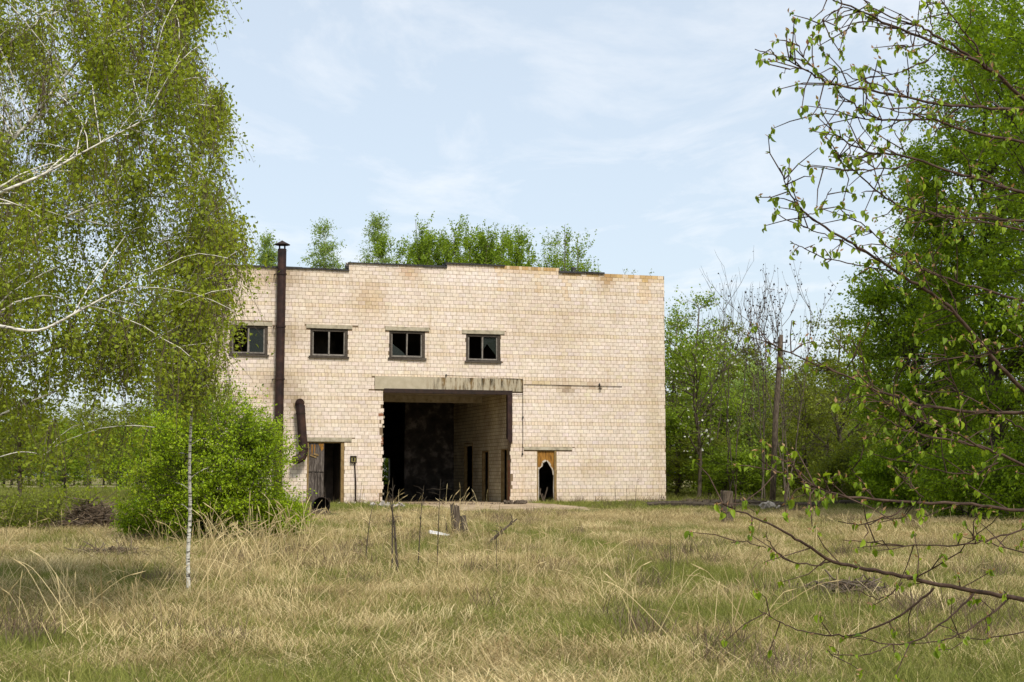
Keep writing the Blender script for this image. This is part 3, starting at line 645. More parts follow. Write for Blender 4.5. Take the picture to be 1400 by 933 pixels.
class Tree:
    def __init__(s, seed): s.r = np.random.default_rng(seed); s.wood = MB(); s.tw = MB(); s.lv = []; s.src = []
    def trunk(s, pts, r0, r1, n=8):
        p = smooth_path(pts, 4); rad = np.linspace(r0, r1, len(p)); rad[0] *= 1.25; s.wood.tube(p, rad, n)
        for a, b in zip(p, rad): s.src.append((a, b))
    def branch(s, a, b, ra, rb=0.004, arch=0.15, wob=0.06, thick=True, n=7):
        a = np.asarray(a, float); b = np.asarray(b, float); L_ = np.linalg.norm(b - a); m = (a + b) / 2 + s.r.normal(0, wob * L_, 3); m[2] += arch * L_
        p = bez(a, m, b, n); p[1:-1] += s.r.normal(0, wob * L_ * .12, (n - 2, 3)); (s.wood if thick else s.tw).tube(p, np.linspace(ra, rb, n), 5 if thick else 3, caps=False); return p
    def leaves(s, p, n, jit):
        t = s.r.uniform(0.05, 1, n) * (len(p) - 1); i = np.minimum(t.astype(int), len(p) - 2); f = (t - i)[:, None]
        s.lv.append(p[i] * (1 - f) + p[i + 1] * f + s.r.normal(0, jit, (n, 3)))
    def crown(s, targets, twigs, tlen, mode, nleaf, jit, arch=0.15, brr=0.03, inner=0.25, srcs=None, hmin=0.0):
        src = srcs or s.src; SP = np.array([q[0] for q in src]); 
        for T in targets:
            dd = np.linalg.norm(SP - T, axis=1) + 0.9 * np.maximum(0, SP[:, 2] - T[2] + 0.25 * np.linalg.norm((SP - T)[:, :2], axis=1)) ; j = int(np.argmin(dd * s.r.uniform(.85, 1.2, len(dd))))
            ra = min(src[j][1] * .55, brr); p = s.branch(SP[j], T, ra, 0.005, arch)
            for k in range(twigs):
                t = (inner + (1 - inner) * s.r.random() ** .8) * (len(p) - 1); i = min(int(t), len(p) - 2); q = p[i] * (1 - (t - i)) + p[i + 1] * (t - i)
                L_ = tlen * s.r.uniform(.45, 1.3)
                if mode == 'hang':
                    h_ = s.r.normal(0, .22, 2); e = q + np.array((h_[0] * L_, h_[1] * L_, -L_ * s.r.uniform(.6, 1))); ar = 0.12
                elif mode == 'up':
                    h_ = s.r.normal(0, .25, 2); e = q + np.array((h_[0] * L_, h_[1] * L_, L_)); ar = -0.05
                else:
                    d_ = s.r.normal(0, 1, 3) + (T - SP[j]) / (np.linalg.norm(T - SP[j]) + .01) * .8; d_[2] = d_[2] * .6 + .1; e = q + d_ / np.linalg.norm(d_) * L_; ar = 0.05
                if e[2] < hmin: e[2] = hmin + s.r.uniform(0, .3)
                pp = s.branch(q, e, 0.0036, 0.0016, ar, 0.08, thick=False, n=5); s.leaves(pp, s.r.poisson(nleaf), jit)
    def finish(s, name, loc, label, cat, M_wood, M_tw, M_leaf, size, group=None, asp=0.62, gap=0.0, gsc=1.0, parent=None):
        t = parent or thing(name, loc, label, cat, group)
        if s.wood.n: s.wood.build('trunk', M_wood, t, smooth=True)
        if s.tw.n: tag(s.tw.build('twigs', M_tw, t), kind='stuff')
        if s.lv:
            Pn = np.concatenate(s.lv)
            if gap: g_ = fbm(Pn[:, 0] / gsc + Pn[:, 1] * .37 / gsc + 7, Pn[:, 2] / gsc + Pn[:, 1] * .23, 61, 2); Pn = Pn[(g_ > gap) | (s.r.random(len(Pn)) < .25)]
            n = len(Pn)
            tint = np.clip(0.45 * fbm(Pn[:, 0] * 1.3 + Pn[:, 1], Pn[:, 2] * 1.3, 4) + 0.25 + s.r.normal(0, .17, n), 0, 1)
            link('crown', leaf_mesh('crown', Pn, size, tint, s.r, asp), M_leaf, t)
        return t
def ell(r, n, c, rad, shell=0.55):
    d = r.normal(0, 1, (n, 3)); d /= np.linalg.norm(d, axis=1)[:, None]; return np.array(c) + d * np.array(rad) * (r.uniform(shell ** 3, 1, n) ** (1 / 3))[:, None]
def copy_tree(o, loc, rz, sc, label, group, cat=None):
    c = o.copy(); C.objects.link(c); c.location = [float(a) for a in loc]; c.rotation_euler = (0, 0, rz); c.scale = (sc[0], sc[0], sc[1])
    if 'label' in c and label: c['label'] = label
    if group: c['group'] = group
    if cat: c['category'] = cat
    for ch in o.children:
        d = ch.copy(); C.objects.link(d); d.parent = c
    return c
def at(px, Y): return np.array((GX(px, Y), Y, float(gz(GX(px, Y), Y))))

# ---- large weeping birch on the left, trunk just outside the frame
Yb = 18.0; base = at(-110, Yb); T = Tree(21); r = T.r
loc = base; q = lambda px, py, Y=Yb: P(px, py, Y) - loc
T.trunk([(0, 0, -.2), (0.05, 0, 2), (-.05, .1, 4.5), (.1, .1, 7), (.15, 0, 10), (.3, 0, 13)], 0.19, 0.05, 10)
limbs = [([(-110, 345), (-50, 290), (0, 264), (60, 238), (120, 205), (195, 165)], 15.2, .042), ([(-110, 440), (-40, 440), (0, 446), (52, 452), (100, 430), (140, 408), (165, 395)], 15.0, .040),
         ([(-110, 620), (-40, 590), (0, 568), (45, 548), (90, 530), (130, 515)], 17, .035), ([(-105, 250), (-50, 120), (10, 60), (90, 10), (170, -30)], 18.5, .05), ([(-100, 160), (0, -30), (100, -110), (200, -150)], 18.5, .05),
         ([(-110, 500), (-50, 430), (40, 330), (130, 280), (230, 270), (290, 300)], 19, .05), ([(-110, 700), (-40, 640), (0, 625), (30, 618), (60, 622)], 16.5, .012), ([(-105, 300), (0, 200), (120, 120), (220, 100), (280, 140)], 19.5, .05),
         ([(-110, 520), (-20, 500), (100, 470), (190, 440), (250, 400)], 18.5, .04), ([(-105, 350), (-60, 250), (20, 190), (110, 80), (200, 20), (250, -10)], 17, .045), ([(-110, 560), (-80, 500), (-20, 380), (60, 300), (150, 310), (220, 330)], 20, .05)]
srcs = []
for pts, Y, ra in limbs:
    p = smooth_path([q(x, y, Yb + (Y - Yb) * min(1, i / 2)) for i, (x, y) in enumerate(pts)], 4); rad = np.linspace(ra * .62, .005, len(p)); T.wood.tube(p, rad, 6)
    srcs += [(a, b) for a, b in zip(p[4:], rad[4:])]
from bisect import bisect
bound = [(-150, 315), (-60, 322), (0, 300), (50, 276), (90, 268), (130, 300), (170, 328), (240, 312), (300, 318), (340, 352), (400, 352), (460, 335), (520, 300), (600, 235)]
def bx(y): return np.interp(y, [b[0] for b in bound], [b[1] for b in bound])
tg = []
while len(tg) < 440:
    py = r.uniform(-160, 590); px = r.uniform(-110, 340)
    if px > 190 and py < 330 and r.random() < .3: continue
    if py > 500 and px > 150: continue
    if py > 470 and r.random() < .5: continue
    if px > bx(py + 50) - 14: continue
    if r.random() < 0.22: px = bx(py + 50) - r.uniform(10, 40)
    tg.append(q(px, py, Yb + r.uniform(-2.4, 4.5)))
T.crown(tg, 14, 0.9, 'hang', 25, 0.075, arch=0.18, brr=0.014, inner=0.2, srcs=srcs)
birch = T.finish('birch_tree', loc, 'big weeping birch with white limbs filling the left edge of the picture', 'tree', M['birch'], M['birch_twig'], M['leaf_birch'], 0.050, gap=.38, gsc=.45)

# ---- slender birch sapling in front of the bush
Yc = 21.3; loc = at(258, Yc); T = Tree(5); r = T.r; q = lambda px, py, Y=Yc: P(px, py, Y) - loc
tp = [q(258, 815), q(257, 760), q(260, 700), (q(259, 640)), q(261, 580), q(264, 520), q(262, 440), q(268, 360), q(276, 300)]
T.trunk(tp, 0.032, 0.007, 8)
tg = [q(r.uniform(222, 322), r.uniform(300, 520), Yc + r.uniform(-.8, .8)) for _ in range(34)]
T.crown(tg, 12, 0.75, 'hang', 17, 0.04, arch=.15, brr=.01, srcs=T.src[14:])
T.crown([q(x, y, Yc + r.uniform(-.3, .3)) for x, y in ((240, 660), (285, 640), (244, 620), (282, 600), (248, 690))], 2, 0.3, 'out', 5, 0.03, brr=.006, srcs=T.src[8:16])
T.finish('birch_sapling', loc, 'slender young birch with thin white stem, standing in front of the round green bush', 'tree', M['birch'], M['birch_twig'], M['leaf_sap'], 0.042, gap=.4, gsc=.3)

# ---- bright green bush
def bush(seed, loc, rad, ntg, twigs, tlen, nleaf, size, label, matl, name='bush', squash=0.9, mode='out', group=None, stems=7, wood='bark', bare=False):
    T = Tree(seed); r = T.r
    for k in range(stems):
        a = r.uniform(0, 2 * pi); e = np.array((cos(a) * rad[0] * .5, sin(a) * rad[1] * .5, rad[2] * r.uniform(.8, 1.3))); T.trunk([(r.uniform(-.15, .15), r.uniform(-.15, .15), -.1), e * .5, e], 0.03 * rad[2] / 1.6, .008, 5)
    tg = ell(r, ntg, (0, 0, rad[2] * .95), rad, .5); tg[:, 2] = np.maximum(tg[:, 2], .25)
    tg *= (1 + 0.25 * (fbm(np.arctan2(tg[:, 1], tg[:, 0]) * 2.5 + 5, tg[:, 2] * 1.2, seed) - .5))[:, None]
    T.crown(tg, twigs, tlen, mode, nleaf, 0.05, brr=.02, hmin=0.05)
    return T.finish(name, loc, label, 'bush', M[wood], M[wood], None if bare else M[matl], size, group)
bl = at(284, 34.5)
bush(31, bl, (1.9, 1.8, 1.78), 330, 10, 0.6, 17, 0.06, 'round bright green bush left of the building, behind the thin birch stem', 'leaf_bush', stems=9)
bush(37, at(300, 34.2), (.9, .8, 1.95), 60, 8, .5, 12, 0.055, 'upright shoots rising from the middle of the round green bush', 'leaf_bush', stems=9, mode='up')
bush(32, at(384, 35.5), (0.7, 0.8, 0.6), 60, 9, 0.35, 14, 0.055, 'small low bright green bush at the right foot of the round bush', 'leaf_bush', stems=4)
bush(33, at(205, 35.0), (0.8, 0.8, 0.55), 60, 9, 0.35, 14, 0.055, 'low green bush at the left foot of the round bush', 'leaf_bush', stems=4)
bush(34, at(85, 40.0), (1.4, 1.0, 0.5), 70, 8, 0.45, 10, 0.06, 'low olive shrub growing over the brush heap at far left', 'leaf_wood', stems=6)
bush(35, at(22, 38.0), (1.0, 0.9, 0.5), 50, 8, 0.4, 9, 0.06, 'small olive shrub at the left edge of the meadow', 'leaf_wood', stems=5)

# ---- brush heap
def heap(seed, loc, rx, ry, hz, n, label, name='brush_heap', lo=.5, hi=1.4, cat='brush heap'):
    r = np.random.default_rng(seed); mb = MB()
    for i in range(n):
        a = r.uniform(0, 2 * pi); d = r.random() ** .5; c = np.array((cos(a) * d * rx, sin(a) * d * ry, 0)); c[2] = hz * (1 - d * d) * r.uniform(.2, 1)
        v = r.normal(0, 1, 3); v[2] *= .35; v /= np.linalg.norm(v); l = r.uniform(lo, hi) / 2
        mb.tube([c - v * l, c + r.normal(0, .05, 3), c + v * l], [.012, .01, .005], 4, tint=r.random())
    t = mb.build(name, M['twig_brown'], None, loc=loc); return tag(t, label, cat)
heap(1, at(128, 39.5), 0.75, 0.7, 0.75, 700, 'dark brown heap of dead brush at left, beside the bush')
heap(2, at(150, 29.5), 0.8, 0.4, 0.15, 220, 'flat scatter of dead twigs in the grass left of the white birch stem', lo=.3, hi=.7)
heap(3, at(1150, 20.5), 0.75, 0.6, 0.22, 420, 'low brown tangle of dead weeds in the right meadow', lo=.2, hi=.5)
heap(4, at(430, 46.5), 0.5, 0.4, 0.2, 150, 'small brown twig pile in the grass below the left door', lo=.2, hi=.5)

# ---- trees behind the building: upright saplings and poplars above the parapet
def upright(seed, H, spread, nst, ntg, twigs, nleaf, size, mode='up', trunk=0.10, wood='bark_grey', leaf='leaf_poplar', low=.35, tl=.9):
    T = Tree(seed); r = T.r; srcs = []
    for k in range(nst):
        a = r.uniform(0, 2 * pi); d = spread * r.uniform(.1, .8) * (nst > 1); hh = H * (r.uniform(.72, 1) if k else 1)
        e = np.array((cos(a) * d, sin(a) * d, hh)); T.trunk([(r.uniform(-.3, .3) * (nst > 1), 0, -.2), (e[0] * .4, e[1] * .4, hh * .33), (e[0] * .8, e[1] * .8, hh * .7), e], trunk, .012, 6)
    m = int(ntg)
    hs_ = H * (low + (1 - low) * r.random(m) ** .9); a = r.uniform(0, 2 * pi, m); rr = spread * ((1.2 - 1.12 * (hs_ / H - low) / (1 - low)) if nst == 1 else (1.15 - 0.6 * (hs_ / H - low) / (1 - low))) * r.uniform(.25, 1, m)
    if nst > 1:                                      # leafy columns round each stem
        sp_ = np.array([q_[0] for q_ in T.src]); sp_ = sp_[sp_[:, 2] > H * low]; pk = sp_[r.integers(0, len(sp_), m)] + r.normal(0, .75, (m, 3)); pk = pk[pk[:, 2] < H - .5]; hs_ *= .93; pk = np.concatenate((pk[:int(m * .6)], np.stack((np.cos(a) * rr, np.sin(a) * rr, hs_), 1)[:int(m * .4)])); T.crown(pk, twigs, tl, mode, nleaf, .06, arch=-0.05, brr=.02); return T
    T.crown(np.stack((np.cos(a) * rr, np.sin(a) * rr, hs_ + .4), 1), twigs, tl, mode, nleaf, .06, arch=-0.05, brr=.03)
    return T
def place(px, Y, topy): return at(px, Y), EYE + (652 - topy) / FPX * Y
gB = 'slim birches behind the parapet'
for seed, px, Y, ty, sp, lab in ((41, 362, 88, 322, 1.5, 'small pale birch top showing just left of the flue cowl'), (42, 441, 92, 302, 2.4, 'pale young birch rising behind the parapet right of the flue'), (43, 514, 96, 293, 2.0, 'thin wispy birch behind the parapet left of the poplar clump')):
    l_, H_ = place(px, Y, ty); H_ -= l_[2] + .5
    upright(seed, H_, sp * 1.2, 1, 110, 8, 12, .12, 'out', leaf='leaf_pale', low=.45, tl=.8).finish('birch_tree', l_, lab, 'tree', M['birch'], M['bark_grey'], M['leaf_pale'], .11, gB)
gP = 'poplars behind the roofline'
for seed, px, Y, ty, sp, n_, lab, lf in ((51, 572, 90, 312, 3.0, 120, 'leftmost of the dense poplars rising behind the roofline', 'leaf_poplar'), (52, 612, 88, 300, 3.3, 170, 'tallest dense poplar clump behind the middle of the roof', 'leaf_poplar'),
                                  (53, 650, 92, 304, 3.0, 130, 'dense poplar just right of the tallest clump behind the roof', 'leaf_poplar'), (54, 693, 95, 312, 2.3, 80, 'narrow poplar standing apart between the two leafy clumps behind the roof', 'leaf_poplar'),
                                  (55, 748, 93, 320, 2.6, 75, 'airy young poplar behind the right part of the roofline', 'leaf_poplar'), (56, 774, 97, 302, 2.4, 65, 'tall thin poplar with bare wisps at its tip, behind the right roofline', 'leaf_poplar'), (57, 802, 95, 328, 2.8, 60, 'rightmost sparse poplar behind the parapet', 'leaf_poplar')):
    l_, H_ = place(px, Y, ty); H_ -= l_[2] + 1.2
    upright(seed, H_ + 1.0, sp * (1.5 if px < 680 else 1.25), 10 if px < 680 else 6, int(n_ * (1.7 if px < 720 else 1.3)), 9, 18 if px < 720 else 11, .14, 'up', leaf=lf, low=.42, tl=1.0).finish('poplar_tree', l_, lab, 'tree', M['bark_grey'], M['bark_grey'], M[lf], .13, gP)
hb_ = ray(520, 648); k_ = 95 / hb_[1]; bush(36, (hb_[0] * k_, 95.0, 0), (2.2, 1.5, 1.9), 120, 9, .6, 12, .14, 'green bush behind the building, glimpsed through the hole in the rear wall', 'leaf_poplar')
# tiny weeds on the parapet
for k, (px, lab) in enumerate(((857, 'tiny weed sprouting on the parapet, leftmost of three'), (869, 'tiny weed on the parapet, middle one of three'), (892, 'tiny weed on the parapet nearest the right corner'))):
    s_, h_ = F(px, 375); w_ = w2(s_, 0.15); T = Tree(60 + k)
    T.trunk([(0, 0, 0), (-.05, 0, .1), (-.12 if k == 0 else .02, 0, .28 if k != 2 else .2)], .008, .004, 4); T.lv.append(T.r.normal(0, .05, (14, 3)) + (0, 0, .18))
    T.finish('parapet_weed', (w_[0], w_[1], tops[4][1] - 0.01), lab, 'weed', M['bark'], M['bark'], M['leaf_wood'], .06, 'weeds on the parapet')

# ---- prototypes for the woods
def broad(seed, H, Rr, ntg, twigs, nleaf, size, trunk=.18, low=.15, tl=.9):
    T = Tree(seed); r = T.r
    T.trunk([(0, 0, -.3), (.1, .1, H * .25), (-.15, .1, H * .5), (.1, -.1, H * .92)], trunk, .03, 7)
    for k in range(9):
        z = H * r.uniform(.2, .7); a = r.uniform(0, 2 * pi); e = np.array((cos(a) * Rr * .6, sin(a) * Rr * .6, z + H * .2)); p = T.branch((0, 0, z), e, trunk * .35, .02, .05, n=8)
        T.src += [(x, .04) for x in p[2:]]
    c = H * (low + 1) / 2; tg = ell(r, ntg, (0, 0, c), (Rr, Rr, H * (1 - low) / 2), .45)
    tg *= (1 + 0.35 * (fbm(np.arctan2(tg[:, 1], tg[:, 0]) * 2 + 9, tg[:, 2] * .8, seed) - .5))[:, None] * np.array((1, 1, 0)) + np.array((0, 0, 1))
    T.crown(tg, twigs, tl, 'out', nleaf, .09, brr=.04, hmin=.1)
    return T
fin = lambda T, loc, lab, lf, size, grp=None, name='broadleaf_tree', wood='bark': T.finish(name, loc, lab, 'tree', M[wood], M[wood], M[lf], size, grp, gap=.40, gsc=1.1)

# big dense linden on the right
Yl = 40.0
lind = [(1560, Yl, -330, 5.6, 400, 71, 'huge dense linden with fresh green leaves at the right edge'), (1362, 47.0, -40, 2.9, 300, 72, 'dense green linden behind the near bare branches, left of the huge one'), (1262, 52.0, 330, 2.5, 200, 73, 'lower rounded green tree on the left flank of the lindens')]
for px, Y, ty, Rr, n_, sd_, lab in lind:
    l_, H_ = place(px, Y, ty); H_ -= l_[2]
    fin(broad(sd_, H_, Rr, n_, 14, 21, .10, .28, .04, 1.1), l_, lab, 'leaf_linden', .115, 'lindens at the right')
for k_, (px, Y, rd, lab) in enumerate(((1225, 50, (1.6, 1.2, 1.15), 'dark green undergrowth bush at the left foot of the lindens'), (1318, 44, (1.9, 1.3, 1.25), 'dark green undergrowth bush hiding the linden trunks'), (1410, 42, (1.8, 1.3, 1.2), 'dark green undergrowth bush at the right edge under the huge linden'), (1160, 56, (1.5, 1.2, 1.2), 'olive undergrowth bush between the old pole and the lindens'))):
    bush(110 + k_, at(px, Y), rd, 120, 8, .6, 12, .09, lab, 'leaf_linden' if k_ < 3 else 'leaf_wood', stems=6)
# woodland edge right of the building
wl = [(958, 72, 520, 2.2, 110, 87, 'leaf_poplar', 'fresh green tree low behind the blossoming tree'), (1030, 74, 500, 2.0, 90, 88, 'leaf_pale', 'light green tree glowing between the bare trunks left of the pole'), (1085, 80, 520, 2.2, 90, 89, 'leaf_wood', 'olive tree right behind the old pole'), (925, 74, 425, 2.6, 130, 81, 'leaf_poplar', 'bright green tree close behind the right corner of the building'), (985, 80, 440, 2.8, 120, 82, 'leaf_wood', 'olive tree behind the bare trees, in the woodland edge'), (1040, 78, 560, 2.4, 90, 83, 'leaf_wood', 'low olive tree at the foot of the old pole'),
      (1100, 70, 500, 2.6, 110, 84, 'leaf_wood', 'brownish green tree just right of the old pole'), (1150, 64, 430, 2.6, 120, 85, 'leaf_wood', 'twiggy olive tree between the pole and the lindens'), (1010, 68, 610, 1.8, 60, 86, 'leaf_poplar', 'low green thicket bush left of the old pole base')]
for px, Y, ty, Rr, n_, sd_, lf, lab in wl:
    l_, H_ = place(px, Y, ty); H_ -= l_[2]
    fin(broad(sd_, H_, Rr, n_, 12, 12, .11, .13, .06, 1.0), l_, lab, lf, .13, None, wood='bark_grey')
# white blossoming tree
l_, H_ = place(955, 66, 400); H_ -= l_[2]
T = broad(91, H_, 2.0, 80, 10, 7, .1, .10, .2, .9); bt = fin(T, l_, 'wild cherry with scattered white blossom beside the building corner', 'leaf_poplar', .12, None, 'blossoming_tree', 'bark_grey')
Pn = np.concatenate(T.lv); sel = Pn[T.r.random(len(Pn)) < .06] + T.r.normal(0, .1, (1, 3)); link('blossom', leaf_mesh('blossom', sel, .11, T.r.random(len(sel)), T.r, .95), M['blossom'], bt)
# bare trees with dark pods
def bare(seed, H, spread, nst, dens=1.0):
    T = Tree(seed); r = T.r; pods = []
    for k in range(nst):
        a = r.uniform(0, 2 * pi); d = spread * r.uniform(.2, 1); hh = H * r.uniform(.75, 1); e = np.array((cos(a) * d, sin(a) * d * .6, hh))
        p = T.branch((r.uniform(-.2, .2), r.uniform(-.2, .2), -.1), e, .036, .009, -.06, .03, n=12)
        for i in range(4, 12):
            for m in range(1 + (i > 7)):
                L_ = hh * r.uniform(.12, .26); e2 = p[i] + np.array((r.normal(0, .38) * L_, r.normal(0, .38) * L_, L_)); p2 = T.branch(p[i], e2, .013, .005, -.12, .04, n=6)
                for j in range(2, 6):
                    L3 = r.uniform(.3, .8); e3 = p2[j] + np.array((r.normal(0, .3) * L3, r.normal(0, .3) * L3, L3)); p3 = T.branch(p2[j], e3, .008, .004, -.1, .04, thick=False, n=4); pods.append(p3[[1, 2, 3]])
    Pn = np.concatenate(pods); sel = Pn[r.random(len(Pn)) < dens]; T.pods = sel; return T
for px, Y, ty, sp, nst, sd_, dn, lab in ((1078, 62, 398, 1.5, 4, 95, .8, 'bare tree with dark dried pods on upright twigs, just behind the old pole'), (1040, 63, 408, 1.0, 3, 96, .55, 'bare podded tree left of the old pole'), (1000, 66, 390, 1.3, 3, 97, .12, 'tall leafless tree with fine bare twigs near the building corner'), (968, 70, 400, 1.0, 2, 98, .1, 'thin leafless tree right beside the white blossoming one')):
    l_, H_ = place(px, Y, ty); H_ -= l_[2]; T = bare(sd_, H_, sp, nst, dn)
    t = T.finish('bare_tree', l_, lab, 'tree', M['bark_grey'], M['bark_grey'], None, .1, 'leafless trees by the pole'); link('pods', leaf_mesh('pods', T.pods, .11, T.r.random(len(T.pods)), T.r, .6), M['pod'], t)
# woodland trees: prototypes and copies
GR = 'trees of the wood right of the building'
proto = [fin(broad(101, 9, 2.6, 90, 9, 11, .15, .13, .05, 1.1), (0, 0, 0), 'x', 'leaf_wood', .17), fin(broad(102, 8, 2.4, 80, 9, 11, .15, .12, .05, 1.1), (0, 0, 0), 'x', 'leaf_poplar', .17), fin(broad(103, 10, 2.2, 70, 9, 9, .15, .13, .1, 1.1), (0, 0, 0), 'x', 'leaf_wood', .17, wood='bark_grey')]
RL = 'olive green tree in the second row of the wood right of the building'
rr_ = np.random.default_rng(3); first = [True] * 3
ORD = 'first second third fourth fifth sixth seventh eighth ninth tenth eleventh twelfth thirteenth fourteenth fifteenth sixteenth seventeenth eighteenth nineteenth twentieth'.split()
TEN = {2: 'twenty', 3: 'thirty'}
def ordn(k): return ORD[k] if k < 20 else ('thirtieth' if k == 29 else TEN[(k + 1) // 10] + ' ' + ORD[(k + 1) % 10 - 1])
def put(i, loc, sc, lab, grp):
    if first[i]:
        first[i] = False; o = proto[i]; o.location = [float(a) for a in loc]; o.scale = (sc[0], sc[0], sc[1]); o['label'] = lab; o['group'] = grp
    else: copy_tree(proto[i], loc, rr_.uniform(0, 6), sc, lab, grp)
for k in range(26):
    px = 915 + k * 20 + rr_.uniform(-8, 8); Y = rr_.uniform(84, 118); put(k % 3, at(px, Y), (rr_.uniform(.9, 1.25), rr_.uniform(.75, 1.0)), 'olive tree in the wood right of the building, %s from the left' % ordn(k), GR)
for k in range(9):
    px = 350 + k * 62 + rr_.uniform(-8, 8); Y = rr_.uniform(112, 125); put(k % 3, at(px, Y), (1.0, rr_.uniform(.6, .8)), 'low tree right behind the building, %s from the left' % ordn(k), 'trees behind the building')
GL2 = 'trees of the far wood beyond the field at left'
for k in range(34):
    px = -60 + k * 12.5 + rr_.uniform(-5, 5); Y = rr_.uniform(232, 300); put(k % 3, at(px, Y), (rr_.uniform(1.5, 2.2), rr_.uniform(.95, 1.5)), 'tree of the far wood beyond the left field, %s from the left' % ordn(k), GL2)
for k, (px, Y, sx, sz) in enumerate(((-30, 62, .8, .62), (-5, 110, 1.2, .8), (28, 66, .8, .50), (58, 118, 1.2, .65), (90, 84, .8, .52), (120, 132, 1.3, .7), (165, 120, 1.3, .75), (190, 72, .7, .50), (212, 90, 1.1, .62))):
    put(k % 3, at(px, Y), (sx, sz), 'bushy tree before the far wood at left, %s from the left of nine' % ordn(k), 'middle distance trees at left')
for k in range(14):     # shrubs closing the foot of the wood
    px = 930 + k * 36 + rr_.uniform(-8, 8); Y = rr_.uniform(66, 80); put([0, 2, 1][k % 3], at(px, Y), (rr_.uniform(.6, .8), rr_.uniform(.25, .36)), 'low shaggy shrub at the foot of the right wood, %s from the left' % ordn(k), 'undergrowth shrubs at the wood edge')

# ---- old wooden pole
l_, H_ = place(1055, 60.0, 458); ptop = P(1068, 458, 60.0) - l_; t = thing('utility_pole', l_, 'old grey wooden utility pole leaning before the bare trees, with a small crossbar', 'pole')
MB().tube([(0, 0, -.3), ptop * .5 + np.array((-.04, 0, 0)), ptop * .93, ptop], [.125, .115, .10, .08], 9).build('post', M['deadwood'], t, smooth=True)
MB().box(ptop * .955 + np.array((-.30, -.03, -.02)), ptop * .955 + np.array((.26, .03, .02))).build('crossbar', M['rust_dark'], t)
for dx in (-.27, .23): MB().lathe(ptop * .955 + np.array((dx, 0, .02)), [(0.002, 0), (.03, 0), (.04, .05), (.02, .09), (.002, .1)], 8).build('insulator', M['coping'], t)
MB().box(ptop * .80 + np.array((-.14, -.13, -.03)), ptop * .80 + np.array((.14, -.1, .03))).build('step_iron', M['rust_dark'], t)

